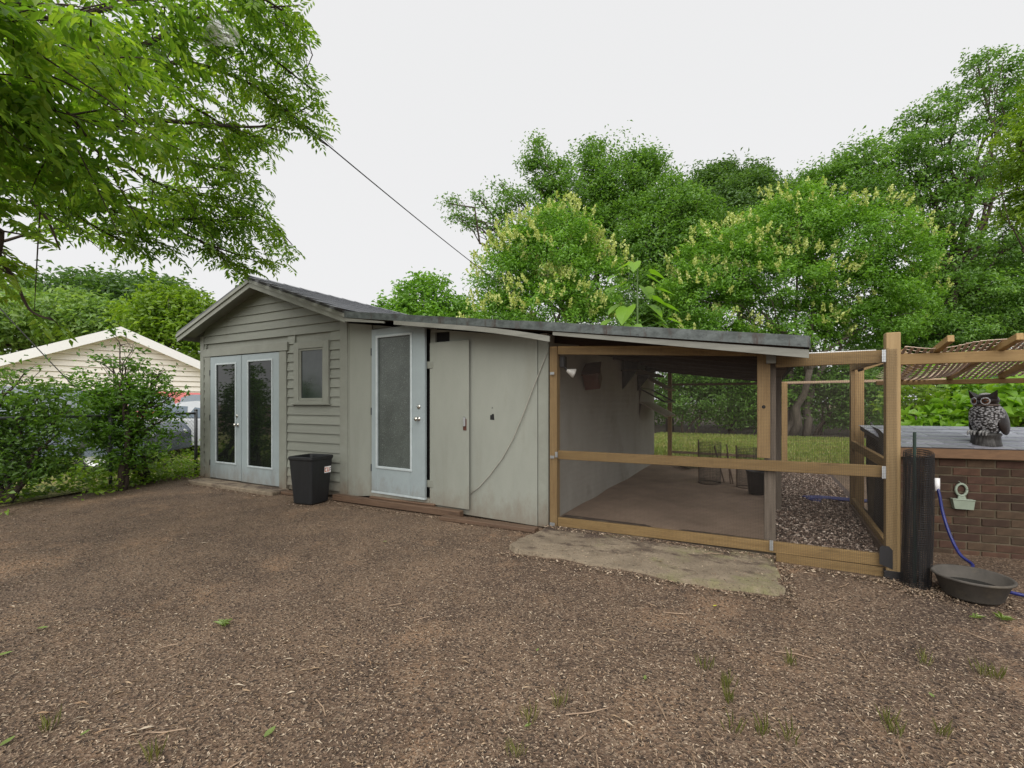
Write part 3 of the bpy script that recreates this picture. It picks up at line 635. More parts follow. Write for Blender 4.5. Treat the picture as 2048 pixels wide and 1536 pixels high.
sticker('sticker_print', [(0.05, 0.062, 0.425, 0.485), (0.062, 0.085, 0.425, 0.437), (0.062, 0.085, 0.473, 0.485), (0.094, 0.104, 0.425, 0.487), (0.122, 0.132, 0.425, 0.487), (0.104, 0.122, 0.425, 0.437)], m_orange, 0.0015, st)
sticker('sticker_mark', [(0.142, 0.15, 0.425, 0.48), (0.15, 0.165, 0.47, 0.48), (0.15, 0.165, 0.445, 0.453)], m_dark, 0.0015, st)

# ================================================================== PEN (front frame of treated pine with wire mesh)
pen = thing('animal_pen', 'treated pine pen frame with fine wire mesh under the lean-to', 'pen', (1.5, 0, 0))
V0 = -0.03
def rail(name, p, q, wd, ht, mat, up=(0, 0, 1), parent=None): return mk(name, B().beam(p, q, wd, ht, up), mat, parent or pen)
mk('post', B().box(0.018, 0.104, V0 - .02, V0 + .07, 0.04, 2.02, .004), w_oz, pen)
mk('post', B().box(2.053, 2.157, V0 - .004, V0 + .036, 0.90, 1.86, .004), w_oz, pen)
big = mk('corner_post', B().box(2.968, 3.062, V0 - .045, V0 + .049, 0.05, 1.96, .005), w_pale, pen)
rail('top_rail', (0.105, V0 + .02, 1.978), (2.052, V0 + .02, 1.868), 0.04, 0.092, w_ox)
rail('top_rail', (2.20, V0 + .02, 1.765), (2.966, V0 + .02, 1.775), 0.04, 0.105, w_ox)
rail('middle_rail', (0.105, V0 + .02, 0.822), (2.966, V0 + .02, 0.838), 0.04, 0.095, w_ox)
rail('bottom_rail', (0.105, V0 + .02, 0.082), (2.966, V0 + .02, 0.118), 0.04, 0.098, w_ox)
rail('sill_board', (2.20, V0 + .012, 0.010), (2.966, V0 + .012, 0.012), 0.03, 0.098, w_ox)
mk('post_anchor', B().box(2.955, 3.075, V0 - .05, V0 + .055, -0.04, 0.055, .003), m_blackmetal, pen)
b = B(); b.prism([(2.925, 0.10), (3.01, 0.07), (3.01, 0.22), (2.985, 0.25), (2.94, 0.25), (2.925, 0.23)], V0 - .052, V0 - .0455); mk('corner_bracket', b, m_blackmetal, pen)
for (x, z, w_, h_) in ((2.955, 1.775, .028, .10), (2.955, 0.838, .028, .10), (2.165, 0.135, .03, .09), (0.06, 1.72, .05, .03), (0.06, 0.80, .05, .03), (0.11, .83, .03, .06), (0.06, 0.06, .06, .04)):
    mk('bracket', B().box(x - w_ / 2, x + w_ / 2, V0 - .050, V0 - .046, z - h_ / 2, z + h_ / 2, .001), m_galv, pen)
b = B(); b.lathe([(0.001, 0), (0.016, 0), (0.014, .002), (0.001, .003)], (2.105, V0 - .004, 1.36), 10, M=Matrix.Rotation(R(90), 3, 'X')); mk('knot', b, m_dark, pen)
# side of the run: inner posts, side rails, back rails
mk('post', B().box(3.02, 3.06, 2.02, 2.11, 0.12, 1.93, .004), w_oz, pen); mk('post', B().box(3.065, 3.155, 2.06, 2.10, 0.10, 1.90, .004), w_oz, pen)
rail('side_rail', (3.045, 0.02, 0.86), (3.045, 2.02, 0.90), 0.04, 0.09, w_oy); rail('side_rail', (3.045, 0.02, 0.16), (3.045, 2.02, 0.235), 0.04, 0.06, w_oy)
rail('side_rail', (3.045, 0.02, 1.80), (3.045, 2.05, 1.83), 0.04, 0.09, w_oy)
rail('side_plank', (3.02, 0.35, 0.09), (3.02, 2.0, 0.13), 0.025, 0.12, w_px)
rail('back_rail', (0.30, 5.95, 1.795), (2.3, 5.95, 1.785), 0.035, 0.045, w_tan); rail('back_rail', (2.32, 5.95, 1.79), (4.9, 5.95, 1.80), 0.035, 0.05, w_tan)
rail('back_rail', (0.30, 5.95, 0.31), (2.3, 5.95, 0.30), 0.035, 0.05, w_tan)
rail('cross_brace', (3.08, 2.08, 1.80), (3.55, 2.08, 1.98), 0.04, 0.09, w_ox)
mk('post', B().box(0.24, 0.32, 5.90, 5.98, 0.0, 2.08, .004), w_oz, pen); mk('post', B().box(2.42, 2.52, 5.90, 5.98, 0.0, 1.80, .004), w_oz, pen)
def wires(us, zf0, zf1, v, w_, horiz, u0, u1f):
    """square-section wires: upright at each us from zf0 to zf1, level at each horiz from u0 to u1f(z)"""
    Vs, Fs, n = [], [], 0
    def bar(p0, p1, ex, ey):
        nonlocal n
        for p in (p0, p1):
            for a, c in ((-1, -1), (1, -1), (1, 1), (-1, 1)): Vs.append((p[0] + a * ex[0] * w_ + c * ey[0] * w_, p[1] + a * ex[1] * w_ + c * ey[1] * w_, p[2] + a * ex[2] * w_ + c * ey[2] * w_))
        for k in range(4): Fs.append((n + k, n + (k + 1) % 4, n + 4 + (k + 1) % 4, n + 4 + k))
        n += 8
    for u in us: bar((u, v, zf0(u)), (u, v, zf1(u)), (1, 0, 0), (0, 1, 0))
    for z in horiz:
        a, c = u0(z), u1f(z)
        if c - a > 0.02: bar((a, v + w_ * 2, z), (c, v + w_ * 2, z), (0, 0, 1), (0, 1, 0))
    return np.array(Vs), np.array(Fs)
g = 0.0127
ztop = lambda u: 2.0 - 0.0565 * (u - 0.05) if u < 2.1 else 1.83
Vw, Fw = wires(np.arange(0.02, 3.04, g), lambda u: 0.03 if u < 2.2 else -0.03, ztop, -0.0815, 0.0006, np.arange(-0.02, 2.0, g), lambda z: 0.02 if z > 0.03 else 2.2, lambda z: 3.04 if z < 1.83 else max(0, 0.05 + (2.0 - z) / 0.0565))
wm = mknp('wire_mesh', Vw, Fw, m_wire, pen); wm['kind'] = 'stuff'
Vw, Fw = wires(np.arange(0.3, 4.9, 0.025), lambda u: 0.05, lambda u: 1.8, 5.925, 0.0008, np.arange(0.05, 1.8, 0.025), lambda z: 0.3, lambda z: 4.9)
wm = mknp('wire_mesh', Vw, Fw, m_wire, pen); wm['kind'] = 'stuff'
b = B(); b.beam((2.25, 1.1, 1.86), (2.98, 1.1, 1.86), 1.5, 0.012); tag(mk('roof_sheet', b, plain('white_plastic_sheet', (0.75, 0.74, 0.72), 0.5)), 'flat white plastic sheet laid over the pen run beside the lean-to', 'roof sheet')

# pergola with sagging lattice to the right of the pen
pg = thing('lattice_canopy', 'brown timber canopy with sagging pale wooden lattice over the brick box', 'canopy', (4.2, 1.5, 0))
rail('front_beam', (3.063, V0 + .03, 1.745), (5.6, V0 + .03, 1.745), 0.04, 0.085, w_ox, parent=pg)
rail('back_beam', (3.10, 1.08, 1.595), (5.9, 1.08, 1.60), 0.04, 0.045, w_ox, parent=pg)
for x, dz in ((3.30, .02), (3.66, .01), (4.02, .0), (4.5, .01), (5.0, 0)): rail('rafter', (x, -0.30, 1.845 + dz), (x, 1.10, 1.640), 0.04, 0.05, w_oy, parent=pg)
post(5.55, 0.0, 0.09, 0.0, 1.70, w_oz, 'post', pg); post(5.8, 1.08, 0.09, 0, 1.57, w_oz, 'post', pg)
m_lat = wood('pale_lattice', (0.62, 0.50, 0.40), (0.50, 0.38, 0.29), 'y', knots=False)
def sag(x, y):
    t = (y + 0.1) / 1.3; base = 1.842 - 0.215 * max(0.0, t)
    return base - 0.085 * math.sin(math.pi * min(max((x - 3.12) / 0.55, 0), 1)) * math.sin(math.pi * min(max(t, 0), 1)) + 0.055 * math.sin(math.pi * min(max((x - 3.40) / 1.2, 0), 1)) * (1 - t) + 0.012 * math.sin(x * 13)
def lath(pts, wv, name):
    b = B(); n = len(pts); vs_ = []
    for p in pts:
        p = np.array(p)
        for a, dz in ((-1, 0), (1, 0), (1, .005), (-1, .005)): vs_.append(p + np.array(wv) * a + np.array((0, 0, dz)))
    b.add(vs_, [(i * 4 + k, i * 4 + (k + 1) % 4, i * 4 + 4 + (k + 1) % 4, i * 4 + 4 + k) for i in range(n - 1) for k in range(4)] + [(0, 1, 2, 3), (4 * n - 1, 4 * n - 2, 4 * n - 3, 4 * n - 4)]); mk(name, b, m_lat, pg)
for x in np.arange(3.10, 5.0, .040): lath([(x + .10 * t, y, sag(x, y)) for t, y in zip(np.linspace(0, 1, 8), np.linspace(-.06, 1.16, 8))], (.0105, 0, 0), 'lattice_slat')
for y in np.arange(-.04, 1.16, .075): lath([(x, y, sag(x, y) + .0055) for x in np.linspace(3.10, 5.05, 26)], (0, .008, 0), 'lattice_slat')

# ================================================================== BRICK BOX WITH SHINGLED LID
ang = R(10.0); bo = cw(3.96, 4.40); bd = np.array((math.cos(ang), math.sin(ang), 0)); bn_ = np.array((-math.sin(ang), math.cos(ang), 0))
def bp(s, t, z): return bo * np.array((1, 1, 0)) + bd * s + bn_ * t + np.array((0, 0, z))
BMx = Matrix(((bd[0], bn_[0], 0, bo[0]), (bd[1], bn_[1], 0, bo[1]), (0, 0, 1, 0), (0, 0, 0, 1)))
box = thing('brick_well_house', 'low brown brick box with pale sky-sheened shingled lid behind the pen', 'brick box', tuple(bp(0.6, 0.5, 0)))
S0, S1 = -0.25, 2.0
core = mk('mortar_core', B().box(S0 + .006, S1 - .006, 0.008, .72, -0.05, 0.925, 0, BMx), m_mortar, box)
random.seed(12); BR = {}
cz = -0.04; course = 0
while cz < 0.90:
    s = S0 - (0.105 if course % 2 else 0)
    while s < S1:
        a, c = max(s, S0), min(s + 0.200, S1)
        if c - a > 0.03:
            key = (round(c - a, 3), random.randrange(4))
            if key not in BR:
                q = B().box(0, c - a, 0, 0.09, 0, 0.065, .004); me = bpy.data.meshes.new('brick'); me.from_pydata(q.v, [], q.f); me.materials.append(m_brick[key[1]]); BR[key] = me
            o = bpy.data.objects.new('brick', BR[key]); COL.objects.link(o); o.parent = core
            p = bp(a, random.uniform(-.005, .002), cz + random.uniform(-.002, .002)); o.location = Vector(p) - ORG[core.name]; o.rotation_euler = (random.uniform(-.012, .012), random.uniform(-.010, .010), ang + random.uniform(-.012, .012))
        s += 0.211
    cz += 0.0765; course += 1
lid = mk('lid', B().hexa([bp(S0 - .06, -.06, .935), bp(S1, -.06, .935), bp(S1, .76, 1.095), bp(S0 - .06, .76, 1.095), bp(S0 - .06, -.06, .975), bp(S1, -.06, .975), bp(S1, .76, 1.135), bp(S0 - .06, .76, 1.135)]), m_roofdeck, box)
mk('fascia', B().box(S0 - .06, S1, -.085, -.062, 0.885, 0.972, .003, BMx), w_tan if False else wood('brown_fascia_timber', (0.25, 0.14, 0.07), (0.15, 0.085, 0.045), 'x'), box)
random.seed(5); SL = {}
up_ = (bn_ * .82 + np.array((0, 0, .16))); ul = np.linalg.norm(up_); up_ = up_ / ul; nn_ = np.cross(bd, up_)
for i in range(6):
    for j in range(9):
        k = (i * 5 + j * 7 + (i * j) % 3) % 3
        if k not in SL:
            q = B(); q.hexa([(0, 0, .006), (.30, 0, .006), (.30, .17, .001), (0, .17, .001), (0, 0, .013), (.30, 0, .013), (.30, .17, .004), (0, .17, .004)]); me = bpy.data.meshes.new('shingle'); me.from_pydata(q.v, [], q.f); me.materials.append(m_slate[k]); SL[k] = me
        s = S0 - .07 + j * .305 + (.15 if i % 2 else 0)
        if s + .3 > S1 + .25: continue
        p = bp(s, -.075, .975) + up_ * (i * .14)
        o = bpy.data.objects.new('shingle', SL[k]); COL.objects.link(o); o.parent = lid
        o.matrix_local = Matrix.Translation(Vector(p) - ORG[lid.name]) @ Matrix(((bd[0], up_[0], nn_[0], 0), (bd[1], up_[1], nn_[1], 0), (bd[2], up_[2], nn_[2], 0), (0, 0, 0, 1)))

q = B(); q.hexa([(0, 0, .006), (.145, 0, .006), (.145, .17, .001), (0, .17, .001), (0, 0, .013), (.145, 0, .013), (.145, .17, .004), (0, .17, .004)]); hme = bpy.data.meshes.new('half_shingle'); hme.from_pydata(q.v, [], q.f); hme.materials.append(m_slate[0])
for i in (1, 3, 5):
    o = bpy.data.objects.new('shingle', hme); COL.objects.link(o); o.parent = lid
    o.matrix_local = Matrix.Translation(Vector(bp(S0 - .07, -.075, .975) + up_ * (i * .14)) - ORG[lid.name]) @ Matrix(((bd[0], up_[0], nn_[0], 0), (bd[1], up_[1], nn_[1], 0), (bd[2], up_[2], nn_[2], 0), (0, 0, 0, 1)))
# ---- owl decoy
ow = at(1972, 886, 4.33); ow[2] = 0.985
owl = thing('owl_statue', 'glossy black and white plastic owl decoy on the shingled lid', 'owl statue', tuple(ow))
m_owlb = M('dark_brown_owl_paint', (0.022, 0.014, 0.012), (0.012, 0.009, 0.009), 20, 0.3, bs=0.4, bscale=45, bdist=0.006)
def owl_breast():
    m, nt, p, tc = new_mat('feathered_breast_paint'); v = nt.nodes.new('ShaderNodeTexVoronoi'); v.inputs['Scale'].default_value = 48
    mp = nt.nodes.new('ShaderNodeMapping'); mp.inputs['Scale'].default_value = (1, 1, 1.5); nt.links.new(tc.outputs['Object'], mp.inputs[0]); nt.links.new(mp.outputs[0], v.inputs['Vector'])
    c = lerp_nodes(nt, ramp(nt, v.outputs['Distance'], 0.25, 0.62), (0.50, 0.50, 0.52), (0.02, 0.018, 0.017)); nt.links.new(c, p.inputs['Base Color']); p.inputs['Roughness'].default_value = 0.35
    iv = nt.nodes.new('ShaderNodeMath'); iv.operation = 'SUBTRACT'; iv.inputs[0].default_value = 1; nt.links.new(v.outputs['Distance'], iv.inputs[1]); bump(nt, p, iv.outputs[0], 0.9, 0.01); return m
fy = math.atan2(CAMY - ow[1], CAMX - ow[0]) + R(90) - R(30)      # the owl faces the yard, turned a little
OM = Matrix.Translation(ow) @ Matrix.Rotation(fy, 4, 'Z')        # local -Y is the face
def OW(b): b.v = [tuple(OM @ Vector(p)) for p in b.v]; return b
b = B(); b.lathe([(0.001, 0), (.105, 0), (.108, .02), (.100, .06), (.098, .10), (.108, .12), (.10, .135), (.001, .138)], (0, 0, 0), 22); 
b.v = [(x * (1 + .05 * math.sin(9 * math.atan2(y, x)) * (z < .12)), y * (1 + .05 * math.sin(9 * math.atan2(y, x)) * (z < .12)), z) for x, y, z in b.v]
mk('stump_base', OW(b), M('stump_paint', (0.03, 0.028, 0.026), (0.13, 0.125, 0.12), 14, 0.4, (3, 3, .6), .5, .7, bs=.5, bscale=40), owl, True)
b = B(); b.lathe([(.001, .115), (.075, .12), (.10, .17), (.122, .24), (.128, .30), (.120, .345), (.10, .375), (.085, .39), (.001, .395)], (0, 0.008, 0), 28, 1, .86); mk('body', OW(b), owl_breast(), owl, True)
for s in (-1, 1):
    b = B(); Mr = Matrix.Rotation(R(-8 * s), 3, 'Y') @ Matrix.Rotation(R(6), 3, 'X'); b.ball((s * .104, .036, .25), .026, .075, .135, 16, 12, Mr); mk('wing', OW(b), m_owlb, owl, True)
    b = B()
    for k in range(3): b.tube([(s * .045 + (k - 1) * .022, -.085, .15), (s * .045 + (k - 1) * .024, -.115, .142), (s * .045 + (k - 1) * .026, -.122, .112)], [.013, .011, .005], 7)
    mk('foot', OW(b), M('white_talon_paint%d' % s, (.45, .45, .44), (.1, .1, .1), 30, .35), owl, True)
b = B(); b.ball((0, -.008, .435), .098, .088, .065, 22, 14); hd = mk('head', OW(b), m_owlb, owl, True)
b = B(); b.ball((0, -.005, .472), .055, .06, .034, 16, 8); mk('crown_patch', OW(b), plain('white_owl_paint', (.62, .62, .62), .35), hd, True)
for s in (-1, 1):
    b = B(); b.add([(s * .012, -.098, .440), (s * .112, -.045, .532), (s * .098, -.02, .455), (s * .045, -.02, .488), (s * .05, -.094, .440), (s * .088, -.065, .458)], [(0, 1, 3), (1, 2, 3), (0, 4, 5), (0, 5, 1), (1, 5, 2), (0, 3, 2), (0, 2, 4)]); mk('ear_tuft', OW(b), m_owlb, hd)
    Mr = Matrix.Rotation(R(90), 3, 'X'); Mz = Matrix.Rotation(R(18 * s), 3, 'Z'); c = (s * .043, -.083, .428)
    b = B(); b.lathe([(.031, -.008), (.035, .0), (.031, .005), (.026, .002)], c, 20, M=Mz @ Mr); mk('eye_ring', OW(b), plain('eye_ring_paint%d' % s, (.62, .64, .67), .35), hd, True)
    b = B(); b.lathe([(.027, 0), (.021, .004), (.011, .009), (.001, .010)], c, 18, M=Mz @ Mr); ey = mk('eye', OW(b), plain('amber_eye%d' % s, (.13, .05, .02), .12), hd, True)
    b = B(); b.lathe([(.0125, .0095), (.006, .0115), (.001, .012)], c, 12, M=Mz @ Mr); mk('pupil', OW(b), m_blackmetal, ey, True)
b = B(); b.tube([(0, -.085, .43), (0, -.105, .415), (0, -.103, .395)], [.014, .010, .002], 8); mk('beak', OW(b), m_blackmetal, hd, True)
b = B(); b.lathe([(.088, .383), (.098, .395), (.088, .402)], (0, 0, 0), 24, 1, .9); mk('collar', OW(b), plain('brown_collar_paint', (.16, .12, .10), .4), owl, True)
# glove and hand tool on the lid
gp = at(2012, 881, 4.45); gp[2] = 1.0
gl = thing('work_glove', 'crumpled white work glove on the lid behind the owl', 'glove', tuple(gp))
b = B(); b.ball((gp[0], gp[1], gp[2] + .012), .055, .045, .024, 14, 8); b.v = [(x + .012 * math.sin(40 * y), y, z + .007 * math.sin(60 * x + 30 * y)) for x, y, z in b.v]; mk('palm', b, plain('white_glove_cloth', (.68, .67, .65), .8), gl, True)
for k in range(4):
    q = gp + bd * (.04 + .004 * k) + bn_ * (-.035 + .02 * k); b = B(); b.tube([q + np.array((0, 0, .012)), q + bd * .03 + bn_ * (-.01) + np.array((0, 0, .016)), q + bd * .055 + bn_ * (-.02) + np.array((0, 0, .01))], [.011, .011, .008], 8); mk('finger', b, plain('glove_finger%d' % k, (.66, .65, .63), .8), gl, True)
tl = gp + bd * .13 - bn_ * .03; sh = thing('hand_shears', 'small black handled shears beside the white glove', 'shears', tuple(tl))
for k, (o1, o2) in enumerate(((-.012, -.022), (.012, .03))):
    b = B(); b.tube([tl - bd * .05 + np.array((0, 0, .012)), tl + bd * .01 + bn_ * o1 + np.array((0, 0, .014)), tl + bd * .06 + bn_ * o2 + np.array((0, 0, .014)), tl + bd * .10 + bn_ * o2 * 1.1 + np.array((0, 0, .012))], [.005, .011, .011, .008], 8); mk('handle', b, m_blackmetal, sh, True)
b = B(); b.beam(tl - bd * .05 + np.array((0, 0, .01)), tl - bd * .12 + np.array((0, 0, .009)), .018, .004); mk('blade', b, m_galv, sh)

# ---- scoop on the brick wall
sp = bp(0.13, -0.03, 0); sc_ = thing('feed_scoop', 'pale green plastic scoop with ring handle hung on the bricks', 'scoop', tuple(bp(0.255, -.03, 0.38)))
def SP(s, t, z): return bp(0.225 + s * .66, -.004 - t * .6, .53 + (z - .53) * .80)
b = B(); ringp = [SP(.062 * math.cos(a), .02, .605 + .068 * math.sin(a)) for a in np.linspace(0, 2 * math.pi, 25)]; b.tube(ringp, .011, 8); mk('ring_handle', b, m_scoop, sc_, True)
b = B(); b.hexa([SP(-.045, .012, .50), SP(.05, .012, .50), SP(.05, .034, .50), SP(-.045, .034, .50), SP(-.03, .012, .55), SP(.035, .012, .55), SP(.035, .03, .55), SP(-.03, .03, .55)]); mk('neck', b, m_scoop, sc_)
b = B(); b.hexa([SP(-.095, .004, .385), SP(.115, .004, .38), SP(.115, .075, .385), SP(-.095, .075, .39), SP(-.125, .004, .505), SP(.125, .004, .50), SP(.125, .09, .495), SP(-.125, .09, .50)]); mk('pan', b, m_scoop, sc_)
b = B(); b.tube([SP(-.125, .09, .50), SP(.125, .09, .495)], .006, 6); b.tube([SP(-.02, -.004, .70), SP(0, .03, .68)], .003, 6); mk('rim', b, m_scoop, sc_)

# ---- roll of black netting and the netting running back along the run
rc = at(1834, 1165, 3.58); rc[2] = 0
nr = thing('netting_roll', 'upright roll of black plastic netting beside the corner post', 'netting', tuple(rc))
def net_surface(fn, us, zs, w_):
    Vs, Fs, n = [], [], 0
    def strip(pts):
        nonlocal n
        for i, p in enumerate(pts):
            for a in range(3):
                an = a * 2.094; Vs.append((p[0] + w_ * math.cos(an), p[1] + w_ * math.sin(an) * .7, p[2] + w_ * math.sin(an)))
        for i in range(len(pts) - 1):
            for a in range(3): Fs.append((n + i * 3 + a, n + i * 3 + (a + 1) % 3, n + i * 3 + 3 + (a + 1) % 3, n + i * 3 + 3 + a))
        n += 3 * len(pts)
    for u in us: strip([fn(u, z) for z in zs[::4]] + [fn(u, zs[-1])])
    for z in zs: strip([fn(u, z) for u in us])
    return np.array(Vs), np.array(Fs)
def rollf(t, z):
    th = t * 2 * math.pi; r = .070 + .012 * t + .004 * math.sin(3 * th + z * 5); return (rc[0] + r * math.cos(th) + .02 * (z - .5), rc[1] + r * math.sin(th), z + .02 * math.sin(th))
V1, F1 = net_surface(rollf, np.linspace(0, 2.3, 2 * 40), np.arange(0.0, 1.03, .0175), .0017)
o = mknp('netting', V1, F1, m_net, nr); o['kind'] = 'stuff'
b = B(); b.tube([(rc[0] - .01, rc[1] + .02, 0), (rc[0] - .01, rc[1] + .02, 1.17)], .011, 8); tag(mk('stake', b, plain('dark_green_stake', (.012, .03, .022), .5)), 'thin dark green stake standing in the black netting roll', 'stake')
def sidef(t, z): return (3.095 + .08 * t + .012 * math.sin(t * 9 + z * 3), 0.40 + 1.60 * t, .12 + z * (1 + .06 * t))
V2, F2 = net_surface(sidef, np.linspace(0, 1, 120), np.arange(0.0, .98, .0165), .0021)
o = mknp('netting_sheet', V2, F2, m_net); tag(o, 'black netting sheet hung along the side of the pen run', 'netting')
b = B(); b.hexa([(3.14, .65, .1), (3.16, .65, .1), (3.22, 2.0, .1), (3.20, 2.0, .1), (3.14, .65, .86), (3.16, .65, .86), (3.22, 2.0, 1.17), (3.20, 2.0, 1.17)]); tag(mk('ply_sheet', b, m_net), 'black sheet standing behind the side rail of the pen run', 'sheet')

# ---- rubber tub, hoses
tc_ = at(1944, 1196, 3.36); tc_[2] = 0
tub = thing('rubber_tub', 'round grey rubber feed tub holding dark water', 'tub', tuple(tc_))
TM = Matrix.Rotation(R(4), 3, 'Y')
b = B(); b.lathe([(.001, .006), (.150, 0), (.164, .012), (.206, .135), (.222, .140), (.227, .150), (.219, .158), (.203, .153), (.155, .02), (.001, .018)], tc_, 40); mk('shell', b, m_rubber, tub, True)
b = B(); b.lathe([(.001, .075), (.176, .075)], tc_, 40); mk('water', b, m_water, tub)
hp = [bp(.005, -.10, .62), bp(.01, -.13, .55), bp(.02, -.16, .40), bp(.035, -.24, .22), bp(.05, -.36, .08), bp(.07, -.50, .02), tc_ + np.array((-.03, .36, .016)), tc_ + np.array((.10, .27, .016)), tc_ + np.array((.28, .16, .016)), tc_ + np.array((.55, .10, .016)), tc_ + np.array((1.0, .12, .016))]
def smooth_path(P, n=6):
    P = [Vector(p) for p in P]; out = []
    for i in range(len(P) - 1):
        p0, p1, p2, p3 = P[max(i - 1, 0)], P[i], P[i + 1], P[min(i + 2, len(P) - 1)]
        for k in range(n):
            t = k / n; out.append(.5 * ((2 * p1) + (p2 - p0) * t + (2 * p0 - 5 * p1 + 4 * p2 - p3) * t * t + (3 * p1 - p0 - 3 * p2 + p3) * t ** 3))
    return out + [P[-1]]
hs_ = thing('garden_hose', 'blue garden hose curving down behind the netting roll to the tub', 'hose', tuple(bp(.15, -.4, 0)))
mk('hose', B().tube(smooth_path(hp), .0125, 10), m_hose, hs_, True)
b = B(); b.tube([bp(.005, -.098, .70), bp(.005, -.10, .585)], .022, 10); mk('hose_fitting', b, m_white, hs_, True)
b = B()
for k in range(3):
    P = [(2.72 + .02 * k, 2.1 + .09 * k, .17), (2.60 - .02 * k, 2.2 + .08 * k, .172), (2.74, 2.32 + .06 * k, .178), (3.0, 2.28 + .07 * k, .182), (3.3, 2.3 + .05 * k, .185)]; b.tube(smooth_path(P), .0125, 8)
tag(mk('hose_coil', b, m_hose, smooth=True), 'loops of blue hose lying on the wood chips in the run', 'hose')

# ================================================================== THINGS UNDER THE LEAN-TO
fl = thing('flood_lamp', 'black flood lamp with round bulb on the pen corner post', 'lamp', (.14, .06, 1.80))
mk('housing', B().box(.108, .165, .01, .10, 1.79, 1.915, .008), m_blackmetal, fl)
mk('arm', B().tube([(.15, .05, 1.80), (.18, .06, 1.76), (.21, .06, 1.745)], .014, 8), m_blackmetal, fl, True)
b = B(); b.lathe([(.018, -.05), (.03, -.02), (.052, .03), (.050, .045), (.001, .05)], (.235, .04, 1.735), 18, M=Matrix.Rotation(R(115), 3, 'Y') @ Matrix.Rotation(R(-25), 3, 'X')); mk('bulb', b, plain('white_bulb_glass', (.65, .63, .58), .25), fl, True)
nb = thing('wooden_nest_box', 'small rust brown wooden box fixed askew on the inner wall', 'nest box', (.02, 1.2, 1.7))
Mr = Matrix.Translation((.06, 1.28, 1.76)) @ Matrix.Rotation(R(32), 4, 'X') @ Matrix.Rotation(R(10), 4, 'Z')
bx_ = B().box(-.10, .10, -.15, .15, -.13, .10, .004, Mr); mk('box', bx_, m_rust, nb); mk('roof', B().box(-.11, .13, -.17, .17, .102, .118, .002, Mr), m_rust, nb); mk('front_plate', B().box(.1005, .108, -.13, .13, -.12, .09, .002, Mr), w_px, nb)
shf = thing('wall_shelf', 'dark wooden shelf on brackets high on the inner wall', 'shelf', (.1, 4, 1.9))
mk('board', B().box(-.045, .26, 3.1, 5.4, 1.935, 1.965, .003), m_under, shf)
for v in (3.2, 4.3): mk('bracket', B().prism([(-.045, 1.933), (.2, 1.933), (-.045, 1.62)], v, v + .04), m_blackmetal, shf)
mk('crate', B().box(.0, .22, 3.15, 3.75, 1.967, 2.13, .006), m_blackmetal, shf)
tag(mk('bundle', B().ball((.12, 4.6, 2.03), .12, .28, .065, 12, 8), M('dark_cloth', (.05, .045, .04), (.02, .02, .018), 8, .9), smooth=True), 'dark bundle lying on the high wall shelf', 'bundle')
w_plat = wood('pale_hatch_board', (.66, .57, .48), (.52, .43, .35), 'y', knots=False)
for k, (z, mt, lb) in enumerate(((1.93, w_plat, 'topmost of three tilted hatch boards on the inner wall'), (1.68, m_blackmetal, 'middle of three tilted hatches, an open dark frame'), (1.40, w_plat, 'lowest of three tilted hatch boards on the inner wall'))):
    h = thing('hatch_board', lb, 'hatch', (0, 5.2, z), 'tilted hatches on the inner wall')
    p = [(-.045, 4.45, z), (.44, 4.45, z - .27), (.44, 5.60, z - .27), (-.045, 5.60, z)]
    if k == 1:
        for i in range(4): mk('frame_bar', B().beam(p[i], p[(i + 1) % 4], .03, .03, (0.5, 0, .8)), mt, h)
    else:
        mk('board', B().hexa([*p, *[(x + .01, y, q + .016) for x, y, q in p]]), mt, h); mk('batten', B().beam(p[1], p[2], .03, .025), w_tan, h)
    mk('side_cheek', B().prism([(-.045, z - .01), (.0, z - .03), (-.045, z - .30)], 4.43, 4.445), m_under, h)
def wire_cyl(name, c, r, h, label):
    t = thing(name, label, 'wire guard', (c[0], c[1], .03), 'wire guards on the dirt floor')
    fn = lambda a, z: (c[0] + r * math.cos(a * 6.283) * (1 + .1 * z), c[1] + r * math.sin(a * 6.283), .03 + z)
    V_, F_ = net_surface(fn, np.linspace(0, 1, 46), np.arange(0, h, .025), .0022); o = mknp('wire', V_, F_, m_wire, t); o['kind'] = 'stuff'
    mk('hoop', B().tube([fn(a, h * .55) for a in np.linspace(0, 1, 25)], .012, 6), w_px, t); mk('stake', B().tube([fn(0.55, 0), fn(0.55, h + .02)], .012, 6), w_px, t)
    mk('foot_band', B().tube([fn(a, .01) for a in np.linspace(0, 1, 25)], .014, 6), m_under, t)
wire_cyl('wire_guard', (1.30, 3.75), .17, .72, 'dark wire cylinder standing on the dirt under the lean-to, left of the stakes')
wire_cyl('wire_guard', (1.86, 3.55), .14, .66, 'dark wire cylinder on the dirt close to the grey support post')
for k, (x, y, dx, h) in enumerate(((1.52, 3.9, -.16, .66), (1.62, 3.8, -.06, .70), (1.66, 3.82, -.10, .55))):
    tag(mk('stake', B().beam((x, y, .02), (x + dx, y, h), .045, .02), w_px), ['dark stake leaning farthest left between the wire cylinders', 'tallest dark stake between the wire cylinders', 'short dark stake beside the tallest stake on the dirt floor'][k], 'stake', 'stakes under the lean-to')
bk = thing('black_bucket', 'black bucket on the dirt floor behind the grey support post', 'bucket', (2.02, 3.05, .03))
b = B(); b.lathe([(.001, .0), (.115, 0), (.145, .33), (.155, .335), (.152, .35), (.138, .345), (.11, .02), (.001, .02)], (2.02, 3.05, .04), 24); mk('body', b, m_bin, bk, True)
mk('bail', B().tube([(2.02 + .15 * math.cos(a), 3.05, .38 + .10 * math.sin(a)) for a in np.linspace(0, math.pi, 13)], .004, 6), m_galv, bk, True)

